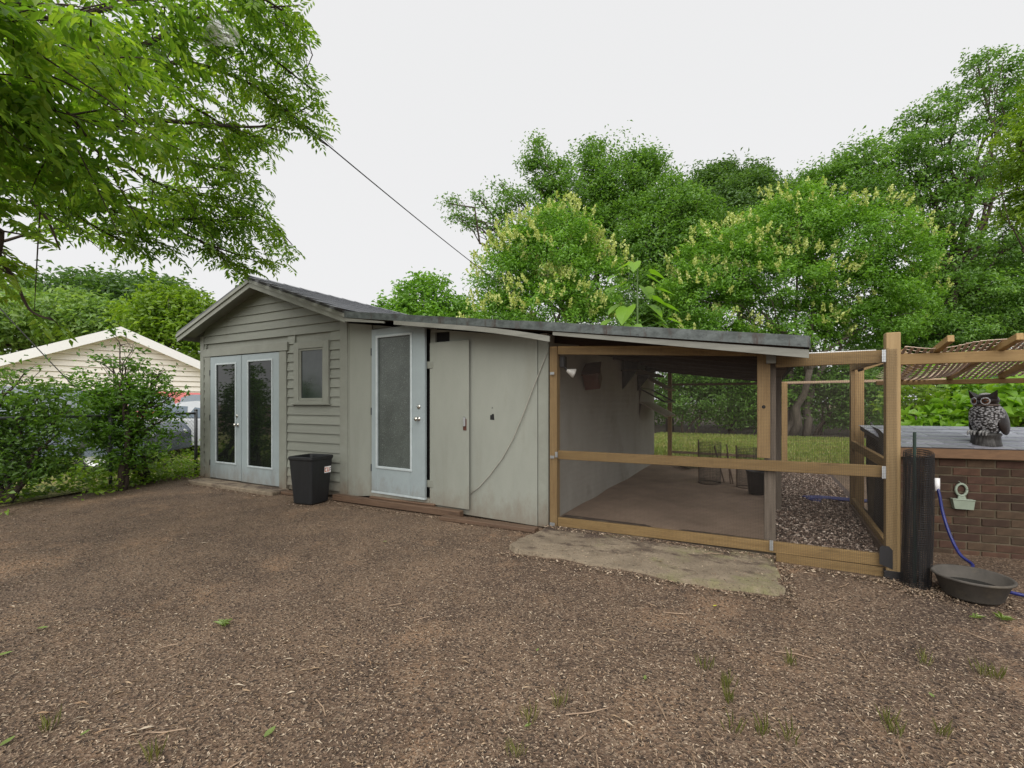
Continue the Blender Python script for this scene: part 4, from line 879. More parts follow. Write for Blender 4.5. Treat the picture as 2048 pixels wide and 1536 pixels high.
# ================================================================== FENCE, NEIGHBOUR'S HOUSE AND CARS
fen = thing('chain_link_fence', 'grey chain link fence with top rail behind the shrubs', 'fence', tuple(cw(-6.5, 7.5)))
FP = [cw(-6.22, 9.15), cw(-6.52, 7.55), cw(-7.0, 5.0), cw(-7.4, 2.6)]
m_fence = plain('galvanised_fence', (.10, .105, .11), .5, .5)
for i, p in enumerate(FP): mk('post', B().tube([p, p + np.array((0, 0, 1.24))], .030 if i == 0 else .024, 10), m_fence, fen, True); mk('post_cap', B().ball(p + np.array((0, 0, 1.25)), .034, .034, .022, 10, 6), m_fence, fen, True)
mk('top_rail', B().tube([p + np.array((0, 0, 1.19)) for p in FP], .021, 8), m_fence, fen, True)
mk('post', B().box(FP[0][0] + .10, FP[0][0] + .20, FP[0][1] + .05, FP[0][1] + .15, 0, 1.18, .005), w_gz, fen)
Vs, Fs, n = [], [], 0
for i in range(3):
    a, c = FP[i], FP[i + 1]; L = np.linalg.norm(c - a); d = (c - a) / L; H = 1.15
    for k in np.arange(-H, L, .075):
        for s in (1, -1):
            t0, t1 = max(k, 0), min(k + H, L)
            if t1 <= t0: continue
            z0, z1 = (t0 - k, t1 - k) if s > 0 else (H - (t0 - k), H - (t1 - k))
            p = a + d * t0 + np.array((0, 0, z0 + .03)); q = a + d * t1 + np.array((0, 0, z1 + .03))
            for e in (p, q):
                for o3 in ((-.0018, 0), (.0018, 0), (0, .0026)): Vs.append((e[0] + o3[0], e[1] + o3[1], e[2] + (0.0018 if o3[1] else 0)))
            for m_ in range(3): Fs.append((n + m_, n + (m_ + 1) % 3, n + 3 + (m_ + 1) % 3, n + 3 + m_))
            n += 6
o = mknp('chain_link', np.array(Vs), np.array(Fs), m_fence, fen); o['kind'] = 'stuff'

hth = R(50.7); hp0 = (-15.23, 18.0)
def hs3(t, dpt, z):   # t along the gable wall (receding to the right), dpt behind it
    return cw(hp0[0] + t * math.cos(hth) - dpt * math.sin(hth), hp0[1] + t * math.sin(hth) + dpt * math.cos(hth), z)
house = thing('neighbour_house', 'cream vinyl sided house gable with white roof trim beyond the shrubs', 'house', tuple(hs3(0, 3, 0)))
HP, HS, HW = 4.20, 0.4385, 4.6
b = B(); b.add([hs3(-HW, .02, 0), hs3(HW, .02, 0), hs3(HW, .02, HP - .3 - HS * HW + .1), hs3(0, .02, HP - .2), hs3(-HW, .02, HP - .3 - HS * HW + .1)] + [hs3(-HW, 9, 0), hs3(HW, 9, 0), hs3(HW, 9, HP - .2 - HS * HW), hs3(0, 9, HP - .2), hs3(-HW, 9, HP - .2 - HS * HW)],
    [(0, 1, 2, 3, 4), (5, 6, 7, 8, 9), (0, 1, 6, 5), (1, 2, 7, 6), (2, 3, 8, 7), (3, 4, 9, 8), (4, 0, 5, 9)]); mk('wall', b, m_vinyl, house)
z = 0.35
while z < HP - .3:
    def lim(z): return min(HW, (HP - .10 - z) / HS)
    z1 = z + .225; a0, a1 = lim(z), lim(min(z1, HP - .15))
    b = B().hexa([hs3(-a0, -.055, z + .02), hs3(a0, -.055, z + .02), hs3(a0, .01, z + .02), hs3(-a0, .01, z + .02), hs3(-a1, -.002, z1), hs3(a1, -.002, z1), hs3(a1, .01, z1), hs3(-a1, .01, z1)]); mk('siding_board', b, m_vinyl, house); z += .215
for s in (-1, 1):
    e = HW + .5
    b = B().hexa([hs3(0, -.40, HP - .24), hs3(s * e, -.40, HP - .24 - HS * e), hs3(s * e, -.36, HP - .24 - HS * e), hs3(0, -.36, HP - .24), hs3(0, -.40, HP + .10), hs3(s * e, -.40, HP + .10 - HS * e), hs3(s * e, -.36, HP + .10 - HS * e), hs3(0, -.36, HP + .10)]); mk('bargeboard', b, m_white, house)
    b = B().hexa([hs3(0, -.36, HP - .02), hs3(s * e, -.36, HP - .02 - HS * e), hs3(s * e, 9.4, HP - .02 - HS * e), hs3(0, 9.4, HP - .02), hs3(0, -.36, HP + .08), hs3(s * e, -.36, HP + .08 - HS * e), hs3(s * e, 9.4, HP + .08 - HS * e), hs3(0, 9.4, HP + .08)]); mk('roof', b, m_roofdeck, house)
    b = B().hexa([hs3(0, -.36, HP - .16), hs3(s * e, -.36, HP - .16 - HS * e), hs3(s * e, -.01, HP - .16 - HS * e), hs3(0, -.01, HP - .16), hs3(0, -.36, HP - .13), hs3(s * e, -.36, HP - .13 - HS * e), hs3(s * e, -.01, HP - .13 - HS * e), hs3(0, -.01, HP - .13)]); mk('soffit', b, m_white, house)

m_tyre = plain('tyre_rubber', (.02, .02, .02), .8); m_rim = plain('alloy_rim', (.55, .55, .56), .3, .8); m_cglass = plain('car_glass', (.10, .13, .16), .05)
def car(name, label, pos, yaw, prof, roofline, L, W, col, rw=.34):
    """prof: lower body side outline, roofline: glasshouse outline, in metres from the rear"""
    t = thing(name, label, 'car', tuple(pos), 'cars parked by the neighbour\'s house'); MM = Matrix.Translation(pos) @ Matrix.Rotation(yaw, 4, 'Z')
    cp = M(name + label[:6] + '_paint', col, tuple(x * .9 for x in col), 3, .25, bs=0, spec=.7)
    def T(b): b.v = [tuple(MM @ Vector(p)) for p in b.v]; return b
    def loft(poly, w0, w1, zsplit):
        b = B(); n = len(poly); ws = [w0 if z < zsplit else w1 for x, z in poly]
        b.add([(x - L / 2, -w_, z) for (x, z), w_ in zip(poly, ws)] + [(x - L / 2, w_, z) for (x, z), w_ in zip(poly, ws)], [tuple(range(n)), tuple(range(2 * n - 1, n - 1, -1))] + [(i, (i + 1) % n, n + (i + 1) % n, n + i) for i in range(n)]); return b
    mk('body', T(loft(prof, W / 2, W / 2 - .03, .7)), cp, t)
    cabin = mk('cabin', T(loft(roofline, W / 2 - .06, W / 2 - .20, roofline[0][1] + .1)), cp, t)
    z0, z1 = roofline[0][1], max(z for x, z in roofline); xs = sorted(x for x, z in roofline); xm = (xs[0] + xs[-1]) / 2
    for s in (-1, 1):
        for (a, c) in ((xs[0] + .25, xm - .05), (xm + .05, xs[-1] - .45)):
            b = B(); yb, yt = W / 2 - .055, W / 2 - .185
            b.add([(a - L / 2, s * yb, z0 + .06), (c - L / 2 + .1, s * yb, z0 + .06), (c - L / 2 - .12, s * yt, z1 - .10), (a - L / 2 + .08, s * yt, z1 - .10)], [(0, 1, 2, 3)]); mk('side_window', T(b), m_cglass, cabin, fix=False)
    rr = roofline; 
    for (p, q) in ((rr[-1], rr[-2]), (rr[0], rr[1])):
        b = B(); o = .02 if p is rr[-1] else -.02
        b.add([(p[0] - L / 2 + o, -(W / 2 - .16), p[1] + .05), (p[0] - L / 2 + o, W / 2 - .16, p[1] + .05), (q[0] - L / 2 + o, W / 2 - .26, q[1] - .05), (q[0] - L / 2 + o, -(W / 2 - .26), q[1] - .05)], [(0, 1, 2, 3)]); mk('windscreen', T(b), m_cglass, cabin, fix=False)
    for x in (.78, L - .85):
        for s in (-1, 1):
            b = B(); b.lathe([(rw * .62, -.11), (rw * .95, -.11), (rw, -.07), (rw, .07), (rw * .95, .11), (rw * .62, .11)], (x - L / 2, s * (W / 2 - .10), rw), 22, M=Matrix.Rotation(R(90), 3, 'X')); wh = mk('wheel', T(b), m_tyre, t, True)
            b = B(); b.lathe([(.001, .085), (rw * .2, .09), (rw * .55, .075), (rw * .64, .10), (rw * .64, -.10), (.001, -.08)], (x - L / 2, s * (W / 2 - .10), rw), 18, M=Matrix.Rotation(R(-90 * s), 3, 'X') if s > 0 else Matrix.Rotation(R(90), 3, 'X')); mk('rim', T(b), m_rim, wh, True)
    for s in (-1, 1):
        b = B(); b.ball((L / 2 - .06, s * (W / 2 - .28), .72), .07, .18, .08, 12, 8); mk('headlight', T(b), plain('lamp_glass', (.7, .7, .7), .1), t, True)
    return t
suv_p = [(0, .35), (L_ := 4.7, .35), (4.7, .75), (4.55, .95), (3.5, 1.08), (0.1, 1.08), (0, .8)]; suv_r = [(.08, 1.07), (.35, 1.68), (1.0, 1.76), (2.4, 1.72), (3.45, 1.07)]
sed_p = [(0, .30), (4.6, .30), (4.6, .62), (4.45, .80), (3.3, .92), (0.05, .96), (0, .7)]; sed_r = [(.5, .95), (1.2, 1.36), (1.8, 1.44), (2.4, 1.40), (3.3, .91)]
car('parked_car', 'blue grey sport utility vehicle parked behind the big shrubs', cw(-9.75, 9.7), YAW + R(10), suv_p, suv_r, 4.7, 1.9, (.10, .125, .165), .37)
car('parked_car', 'silver car partly hidden between the shrub and the shed', cw(-9.6, 13.4) if False else cw(-8.6, 13.0), YAW + R(165), sed_p, sed_r, 4.6, 1.8, (.42, .44, .46))
car('parked_car', 'red car showing as a strip behind the silver car', cw(-10.6, 16.2), YAW + R(10), suv_p, suv_r, 4.7, 1.85, (.38, .02, .015))

# ================================================================== TREES AND SHRUBS
g_mid = leaf('leaf_mid_green', [(.055, .13, .026), (.105, .22, .042), (.165, .31, .06), (.24, .39, .09)])
g_bright = leaf('leaf_bright_green', [(.07, .165, .024), (.13, .28, .036), (.19, .37, .055), (.26, .45, .085)])
g_dark = leaf('leaf_dark_green', [(.042, .09, .03), (.075, .15, .044), (.11, .205, .058), (.155, .26, .075)])
g_yel = leaf('leaf_yellow_green', [(.08, .16, .018), (.14, .25, .024), (.21, .33, .035), (.29, .41, .05)])
g_hazed = leaf('leaf_haze_pale', [(.12, .22, .07), (.17, .29, .085), (.23, .35, .10), (.29, .41, .13)])  # distance haze is painted into these paler leaf colours
g_over = leaf('leaf_pinnate', [(.05, .115, .016), (.105, .215, .026), (.175, .31, .036), (.27, .40, .055), (.30, .36, .06)], 0.6)
g_big = leaf('leaf_large_bright', [(.11, .24, .02), (.17, .33, .03), (.24, .42, .05)], 0.5)
m_bloss = leaf('pale_blossom', [(.40, .50, .13), (.52, .58, .20), (.64, .66, .30)], 0.35)

def gbase(x, d, z=0.0): q = at(x, 805, d); q[2] = z; return q
# left distance
tree('far_tree', 'dark green tree crowns farthest behind the neighbour\'s house', pxc([(60, 610, 70, 34), (150, 590, 90, 36), (270, 590, 75, 40), (340, 600, 50, 40), (200, 640, 120, 60)], 46), gbase(180, 46), g_dark, m_bark, 2.2, 26, .75, .55, 11, .5, 'trees behind the neighbour\'s house')
tree('far_tree', 'pale green rounded tree behind the left slope of the neighbour\'s roof', pxc([(30, 650, 90, 60), (130, 640, 100, 55), (210, 650, 60, 50), (-60, 640, 80, 70)], 33), gbase(90, 33), g_hazed, m_bark, 4, 30, .55, .36, 12, .4, 'trees behind the neighbour\'s house')
tree('far_tree', 'yellow green tree between the neighbour\'s house and the shed roof', pxc([(345, 630, 60, 55), (300, 650, 50, 40), (390, 640, 45, 50), (350, 690, 70, 50), (330, 595, 35, 28)], 26), gbase(345, 26), g_yel, m_bark2, 6, 30, .38, .28, 13, .3, 'trees behind the neighbour\'s house')
tree('small_tree', 'small round green tree showing just above the shed roof', pxc([(850, 600, 55, 45), (800, 625, 45, 30), (905, 620, 40, 30), (840, 660, 90, 40), (930, 640, 40, 30)], 21), gbase(850, 21), g_bright, m_bark2, 10, 36, .26, .2, 14, .2)
# behind the lean-to
def privet(name, label, ell, d, base, seed, r0, stems, nbl, dens=9):
    cl = pxc(ell, d); t = tree(name, label, cl, base, g_bright, m_bark2, dens, 56, .22, .125, seed, r0, None, 'tree', stems, .3, .35, 5, shell=.5, droop=.3)
    rng = np.random.default_rng(seed + 5); P, O = [], []
    for c, r, k in cl:
        m = int(nbl * r[0] * r[2]); dd = unit(rng.normal(size=(m * 3, 3))); dd = dd[(dd[:, 2] > -.1)][:m]; P.append(np.array(c) + dd * np.array(r) * (1.04 + .20 * rng.random((len(dd), 1)))); O.append(dd)
    P = np.concatenate(P); O = np.concatenate(O); keep = vnoise(P[:, 0] + P[:, 2] * .7, P[:, 1] + P[:, 2], 1.1) > .47; P, O = P[keep], O[keep]
    per = 22; n = len(P); h = rng.random((n, per, 1)); ax = unit(O * .7 + np.array((0, 0, 1.0)) + rng.normal(size=(n, 3)) * .25)
    C = P[:, None] + ax[:, None] * h * .30 + rng.normal(size=(n, per, 3)) * .050 * (1.15 - h)
    C = C.reshape(-1, 3); D = np.repeat(ax, per, 0) + rng.normal(size=(n * per, 3)) * .7; V, F = leaf_cards(C, D, rng.normal(size=(n * per, 3)), .10 * (.7 + .6 * rng.random(n * per)), .6); mknp('blossom', V, F, m_bloss, t); return t
privet('flowering_tree', 'rounded tree thick with pale yellow blossom just behind the lean-to roof', [(1100, 520, 95, 75), (1115, 455, 65, 38), (1010, 560, 60, 60), (1180, 560, 70, 70), (990, 640, 60, 50), (1090, 630, 110, 70), (1200, 650, 60, 50), (1040, 490, 50, 40)], 18.0, gbase(1100, 18.2), 21, .14, 4, 75)
privet('flowering_tree', 'broad many stemmed tree with scattered pale blossom right of the lean-to roof', [(1450, 530, 95, 70), (1570, 470, 110, 70), (1690, 490, 110, 75), (1790, 530, 75, 65), (1400, 600, 75, 65), (1550, 570, 110, 60), (1700, 590, 110, 65), (1820, 610, 60, 60), (1600, 420, 70, 30), (1740, 650, 90, 50), (1420, 670, 80, 40), (1580, 670, 90, 40)], 19.3, gbase(1580, 19.5), 22, .17, 7, 38)
tree('tall_tree', 'tall loose tree with a bare spreading bough to the left above the blossom tree', pxc([(1150, 400, 90, 70, .8), (1240, 370, 80, 75, .9), (1095, 345, 50, 50, .55), (1290, 340, 45, 45), (1190, 320, 30, 35, .6), (1035, 405, 36, 22, .5), (990, 425, 32, 15, .45), (950, 445, 30, 13, .42), (915, 430, 24, 16, .4), (1012, 378, 24, 14, .4), (985, 458, 28, 10, .4), (900, 408, 14, 8, .4), (1070, 310, 16, 35, .6), (1240, 470, 100, 70), (1150, 480, 90, 60, .8), (958, 398, 22, 10, .35), (1190, 295, 12, 18, .8)], 25), gbase(1180, 25), g_mid, m_bark, 6.5, 64, .32, .165, 31, .22, shell=.3)
tree('leafy_tree', 'mid green leafy tree between the two blossoming trees', pxc([(1350, 440, 80, 55), (1300, 500, 80, 75), (1380, 510, 80, 80), (1290, 600, 80, 70), (1340, 400, 50, 40), (1430, 470, 50, 50), (1350, 640, 80, 60)], 22.5), gbase(1340, 22.5), g_mid, m_bark, 7, 60, .32, .16, 32, .2)
tree('oak_tree', 'distant dark oak crowns rising behind the right blossom tree', pxc([(1400, 390, 50, 50), (1445, 375, 40, 45), (1500, 385, 45, 50), (1540, 420, 45, 50), (1450, 440, 110, 60), (1580, 440, 60, 60)], 40), gbase(1470, 40), g_dark, m_bark, 5, 60, .5, .27, 33, .4)
tree('spreading_tree', 'big dark limbed tree with feathery boughs at the right edge', pxc([(1640, 370, 60, 35), (1700, 330, 60, 32, .8), (1780, 310, 60, 35, .7), (1850, 255, 55, 36, .6), (1830, 340, 60, 36, .7), (1915, 205, 45, 32, .55), (1955, 130, 32, 34, .5), (1900, 280, 50, 30, .55), (2010, 150, 45, 36, .55), (2060, 220, 60, 50, .7), (1985, 240, 40, 40, .5), (1910, 360, 70, 36, .65), (2020, 340, 70, 45, .65), (1720, 410, 100, 50, .8), (1860, 430, 80, 50, .8), (2050, 470, 80, 80, .8), (1950, 600, 90, 70), (2060, 620, 80, 80), (1900, 520, 60, 60, .7), (1880, 670, 80, 40)], 20.5, 1.2), gbase(1960, 20.5), g_mid, m_bark, 7.2, 56, .27, .15, 34, .20, fork=.55, shell=.25, droop=.45, squash=.45)
tree('spreading_tree', 'yellow green leaning tree cut by the right edge above the canopy', pxc([(2040, 300, 40, 60), (2060, 390, 50, 60), (2090, 220, 50, 60), (2110, 330, 60, 90)], 12.5), gbase(2120, 12.5), g_yel, m_bark, 13, 36, .17, .12, 35, .14)
tree('woodland_tree', 'dark green tree low behind the right blossom tree and canopy', pxc([(1880, 590, 70, 60), (1960, 560, 70, 80), (1800, 700, 80, 50), (1900, 710, 80, 50), (2030, 690, 80, 70)], 24), gbase(1900, 24), g_dark, m_bark, 6, 50, .36, .19, 36, .25)

# understory behind the lawn: separate shrubs, and the thicket behind them as one mass
sh_lab = [('dark shrub seen through the back mesh beside the left back post', 1380, 790, 60, 60, 20.5, g_mid), ('glossy green shrub in the middle of the back mesh', 1460, 790, 60, 60, 21.5, g_mid), ('dark green shrub behind the front pine post', 1545, 800, 60, 55, 20.5, g_bright), ('green shrub behind the lawn between the grey post and inner posts', 1640, 795, 60, 60, 20, g_mid), ('bushy shrub behind the inner pine posts', 1735, 800, 60, 55, 19, g_mid)]
for k, (lb, x, y, rx, ry, d, mt) in enumerate(sh_lab):
    tree('shrub', lb, pxc([(x, y, rx, ry), (x - 30, y - 40, rx * .7, ry * .6), (x + 35, y - 30, rx * .7, ry * .7)], d), gbase(x, d), mt, m_bark, 9, 46, .28, .15, 50 + k, .06, 'shrubs at the back of the lawn', 'shrub', 3, .2, zmin=.02)
sh2 = [('bright yellow green leafy shrub behind the netting roll', 1830, 800, 45, 45, 8.6, g_yel, .13), ('tangled bright shrub between corner post and owl', 1890, 760, 55, 40, 9.4, g_big, .13), ('large leaved green plant right of the owl', 2020, 800, 40, 45, 7.6, g_big, .22), ('yellow green shrub under the lattice canopy at the right edge', 1980, 745, 80, 35, 10.2, g_yel, .12), ('low broad leaved plant left of the owl behind the lid', 1900, 825, 45, 30, 7.8, g_big, .18), ('dense green shrub behind the owl', 1960, 800, 60, 45, 9.2, g_mid, .11)]
for k, (lb, x, y, rx, ry, d, mt, L) in enumerate(sh2):
    tree('shrub', lb, pxc([(x, y, rx, ry), (x - 25, y + 20, rx * .7, ry * .8), (x + 25, y + 15, rx * .7, ry * .8)], d), gbase(x, d), mt, m_bark, 14, 20, .16, L, 60 + k, .035, 'shrubs behind the brick box', 'shrub', 3, .15, zmin=.02, ratio=.55)
rng = np.random.default_rng(90); n = 42000
t = rng.random(n); C = np.zeros((n, 3)); Xc = -4 + 38 * t; Yc = 26 + 4 * rng.random(n) + 2 * np.sin(Xc * .9); C[:, 2] = (3.6 + 1.2 * np.sin(Xc * 1.3) + .8 * np.sin(Xc * 3.1)) * rng.random(n) ** .8
C[:, 0] = CAMX + Xc * math.cos(YAW) - Yc * math.sin(YAW); C[:, 1] = CAMY + Xc * math.sin(YAW) + Yc * math.cos(YAW)
keep = vnoise(C[:, 0] + C[:, 1], C[:, 2] * 2 + C[:, 1] * .3, .8) > .33; C = C[keep]; n = len(C)
V, F = leaf_cards(C, rng.normal(size=(n, 3)) - np.array((0, 0, .3)), rng.normal(size=(n, 3)) * .6 + np.array((.2, -.5, .7)), .24 * (.6 + .8 * rng.random(n)), .5)
o = mknp('undergrowth', V, F, g_mid); struct(o, 'stuff')

# paulownia-like sapling with very large leaves behind the lean-to
sb = gbase(1272, 10.6); sap = thing('sapling', 'upright sapling with very large heart shaped leaves behind the lean-to roof', 'sapling', tuple(sb))
stem = [at(1275, y, 10.6) for y in (805, 700, 640, 580, 530, 515)]; stem[0][2] = 0; mk('stem', B().tube(stem, [.03, .028, .024, .018, .012, .008], 8), M('green_stem', (.10, .16, .05), (.07, .11, .04), 8, .6), sap, True)
random.seed(31)
def heart(c, dr, L, parent):
    dr = Vector(dr).normalized(); s = dr.cross(Vector((0, 0, 1))).normalized(); nrm = s.cross(dr)
    b = B(); out = [(0, 0), (-.12, .22), (-.05, .42), (.18, .50), (.45, .42), (.75, .22), (1.0, 0)]
    c = Vector(c); pts = [c + dr * (a * L) - nrm * (.12 * L * a * a) for a in (0, .18, .45, .75, 1.0)]
    for sg in (1, -1):
        e = [c + dr * (a * L) + s * (sg * w_ * L) + nrm * (.10 * L * abs(w_) * 2 - .14 * L * max(a, 0) ** 2) for a, w_ in out]
        m = [c + dr * (max(a, 0) * L) - nrm * (.14 * L * max(a, 0) ** 2) for a, w_ in out]
        b.add(m + e, [(i, i + 1, 8 + i, 7 + i) for i in range(6)])
    mk('large_leaf', b, g_big, parent, True, False)
for (x, y, an, L) in ((1255, 530, 160, .30), (1268, 525, 260, .30), (1300, 545, 10, .36), (1235, 550, 190, .34), (1298, 555, 330, .34), (1245, 570, 200, .44), (1250, 580, 150, .3), (1318, 580, 20, .36), (1305, 597, 350, .38), (1240, 610, 210, .40), (1255, 615, 250, .46), (1300, 612, 300, .42), (1330, 612, 30, .34), (1310, 632, 320, .36), (1225, 640, 190, .40), (1265, 652, 270, .42), (1315, 648, 350, .36), (1340, 640, 20, .32), (1290, 575, 280, .36), (1228, 575, 170, .28)):
    a = R(an); p = at(x, y, 10.6 + random.uniform(-.25, .25)); q = np.array((math.cos(a) * math.cos(YAW), math.cos(a) * math.sin(YAW), 0)) + np.array((math.sin(YAW), -math.cos(YAW), 0)) * random.uniform(.2, .7) + np.array((0, 0, .22 * math.sin(a) - .45))
    heart(p, q, L * 1.08, sap); ctr = at(1275, y + 18, 10.6); mk('leaf_stalk', B().tube([ctr, p], [.008, .006], 5), g_mid, sap)
pw = gbase(1382, 9.6); pl = thing('pale_plant', 'low plant with long whitish leaves outside the back mesh', 'plant', tuple(pw))
rng = np.random.default_rng(3); n = 40; a = rng.random(n) * 6.28; D = np.stack([np.cos(a), np.sin(a), .2 + .6 * rng.random(n)], 1); C = pw + D * .16 + np.array((0, 0, .03)); V, F = leaf_cards(C, D, np.tile((0, 0, 1.0), (n, 1)), .3 + .15 * rng.random(n), .2); mknp('leaves', V, F, leaf('white_green_leaf', [(.35, .42, .28), (.55, .6, .5), (.7, .72, .65)], .2), pl)

# shrubs along the fence, left of the shed
def fence_shrub(label, ell, d, bases, seed, dens, mat, L=.075):
    cl = pxc(ell, d, .8); t = thing('privet_shrub', label, 'shrub', tuple(bases[0]), 'shrubs along the chain link fence'); rng = np.random.default_rng(seed)
    for i, q in enumerate(bases):
        sub = [c for j, c in enumerate(cl) if j % len(bases) == i]
        mk('trunk', skeleton(q, sub, rng, .055, .45, 7, 3, .07), m_bark, t, True, False)
    crown_mesh('crown', cl, mat, t, dens, 24, .12, L, seed, shell=.2, squash=.5, droop=.1, zmin=.25); return t
fence_shrub('dense green shrub with two forked dark trunks in front of the fence', [(230, 800, 62, 50, .8), (180, 775, 48, 36, .55), (290, 795, 52, 46, .75), (335, 830, 30, 30, .5), (250, 735, 40, 32, .35), (215, 860, 72, 48, .85), (300, 870, 52, 42, .6), (165, 840, 48, 46, .7), (318, 750, 24, 28, .4), (260, 915, 65, 28, .3), (240, 690, 9, 34, .4), (345, 790, 30, 16, .3), (205, 725, 22, 20, .25)], 7.7, [gbase(240, 7.5), gbase(305, 8.3)], 71, 62, leaf('leaf_privet', [(.04, .10, .014), (.075, .17, .02), (.12, .245, .028), (.18, .33, .045)], .5))
fence_shrub('thick green shrub at the left edge in front of the fence', [(20, 860, 60, 55), (115, 835, 45, 40, .8), (75, 800, 50, 40, .8), (-30, 790, 50, 60, .7), (30, 930, 75, 50), (110, 900, 45, 40, .5), (50, 745, 40, 22, .2), (-20, 900, 70, 70), (0, 980, 60, 25)], 6.6, [gbase(20, 6.5)], 72, 64, leaf('leaf_privet_b', [(.045, .10, .018), (.08, .165, .028), (.125, .23, .04), (.18, .30, .06)], .5))
rng = np.random.default_rng(44); n = 5200; Xc = -6.7 - 4.5 * rng.random(n); Yc = 5.2 + 8.5 * rng.random(n); k = Xc < -6.45 - .1 * (9 - Yc); Xc, Yc = Xc[k], Yc[k]; n = len(Xc)
C = np.stack([CAMX + Xc * math.cos(YAW) - Yc * math.sin(YAW), CAMY + Xc * math.sin(YAW) + Yc * math.cos(YAW), .05 + .35 * rng.random(n) ** 2 * (vnoise(Xc, Yc, .9) * 2)], 1)
V, F = leaf_cards(C, rng.normal(size=(n, 3)) * np.array((1, 1, .4)), rng.normal(size=(n, 3)) * .4 + np.array((0, 0, 1)), .09 * (.6 + rng.random(n)), .7)
struct(mknp('ground_cover', V, F, g_yel), 'stuff')

n = 4200; t_ = rng.random(n); Yc = 4.6 + 4.8 * t_; Xc = -6.28 - .155 * (9.15 - Yc) * 1.06 + rng.normal(size=n) * .22; k = vnoise(Xc * 3, Yc, 1.6) > .42; Xc, Yc = Xc[k], Yc[k]; n = len(Xc)
C = np.stack([CAMX + Xc * math.cos(YAW) - Yc * math.sin(YAW), CAMY + Xc * math.sin(YAW) + Yc * math.cos(YAW), .02 + .30 * rng.random(n) ** 1.6], 1)
V, F = leaf_cards(C, rng.normal(size=(n, 3)) * np.array((1, 1, .4)), rng.normal(size=(n, 3)) * .4 + np.array((0, 0, 1)), .06 * (.6 + rng.random(n)), .65)
struct(mknp('weeds', V, F, g_yel), 'stuff')
# ---- overhanging tree at upper left: limbs, twigs and feathered leaves of many leaflets
tr = cw(-5.6, 3.6); ot = thing('overhanging_tree', 'leafy tree reaching over the yard from the upper left', 'tree', tuple(tr))
LIMBS = [
 [(-60, 345, 4.2), (0, 366, 4.3), (90, 388, 4.45), (160, 408, 4.6), (300, 440, 5.0), (420, 490, 5.6), (520, 525, 6.2)],
 [(-60, 300, 4.0), (60, 335, 4.2), (120, 370, 4.4), (250, 395, 5), (400, 410, 5.6), (520, 430, 6.2), (585, 490, 6.5)],
 [(-80, 190, 3.3), (60, 185, 3.5), (175, 130, 3.9), (280, 95, 4.2), (385, 40, 4.6), (480, 20, 5), (600, 10, 5.5)],
 [(175, 130, 3.9), (290, 150, 4.3), (350, 125, 4.6), (420, 135, 5), (520, 180, 5.5), (600, 250, 6.0), (655, 292, 6.4)],
 [(200, 255, 4), (300, 240, 4.5), (430, 250, 5), (540, 250, 5.6), (630, 205, 6)],
 [(-60, 60, 2.8), (100, 40, 3.2), (250, 10, 3.8), (450, -30, 4.6), (590, 40, 5.5), (625, 110, 6)],
 [(-60, 490, 5), (0, 484, 5), (80, 462, 5.2), (190, 447, 5.4)],
 [(-80, 100, 2.3), (60, 150, 2.5), (140, 230, 2.7), (200, 310, 3.0)], [(-80, 20, 2.2), (80, 30, 2.4), (200, 100, 2.7), (260, 180, 3.0)], [(-60, 220, 2.6), (50, 250, 2.8), (130, 320, 3.0)],
 [(-40, 470, 3), (0, 520, 3), (30, 560, 3.1), (60, 620, 3.2), (105, 640, 3.2)], [(60, 400, 3.6), (95, 440, 3.7), (120, 500, 3.8)],
 [(300, 300, 4.6), (400, 330, 5.2), (500, 350, 5.8)], [(250, 330, 4.6), (350, 380, 5.2), (470, 400, 5.8)], [(100, 400, 4.5), (220, 470, 5), (290, 500, 5.4)], [(400, 480, 5.5), (450, 520, 5.9), (520, 545, 6.3)],
 [(420, 60, 4.8), (520, 100, 5.3), (600, 160, 5.8), (640, 190, 6.0)], [(330, 440, 5.1), (420, 440, 5.6), (560, 460, 6.2)], [(380, 210, 4.9), (480, 270, 5.4), (540, 310, 5.8)]]
POLY = np.array([(-300, -300), (640, -300), (636, 0), (612, 60), (632, 110), (652, 200), (640, 218), (668, 298), (645, 300), (602, 262), (588, 300), (545, 318), (520, 345), (520, 372), (560, 405), (545, 440), (602, 488), (605, 505), (560, 553), (520, 545), (455, 560), (415, 520), (330, 508), (270, 540), (215, 540), (190, 485), (130, 455), (108, 450), (145, 520), (125, 525), (70, 470), (-10, 442), (-10, 490), (48, 540), (45, 575), (135, 615), (120, 690), (85, 655), (20, 600), (-300, 600)], float)
def inpoly(x, y):
    c = np.zeros(len(x), bool); j = len(POLY) - 1
    for i in range(len(POLY)):
        xi, yi = POLY[i]; xj, yj = POLY[j]; k = ((yi > y) != (yj > y)) & (x < (xj - xi) * (y - yi) / (yj - yi + 1e-9) + xi); c ^= k; j = i
    return c
rng = np.random.default_rng(101); bt = B(); tw = B(); TWQ = []; RB, RD, RL = [], [], []
trunk = [tr, tr + np.array((.05, .05, 1.2)), tr + np.array((.15, .1, 2.4)), tr + np.array((.3, .15, 3.6))]; bt.tube(trunk, [.22, .18, .15, .12], 12)
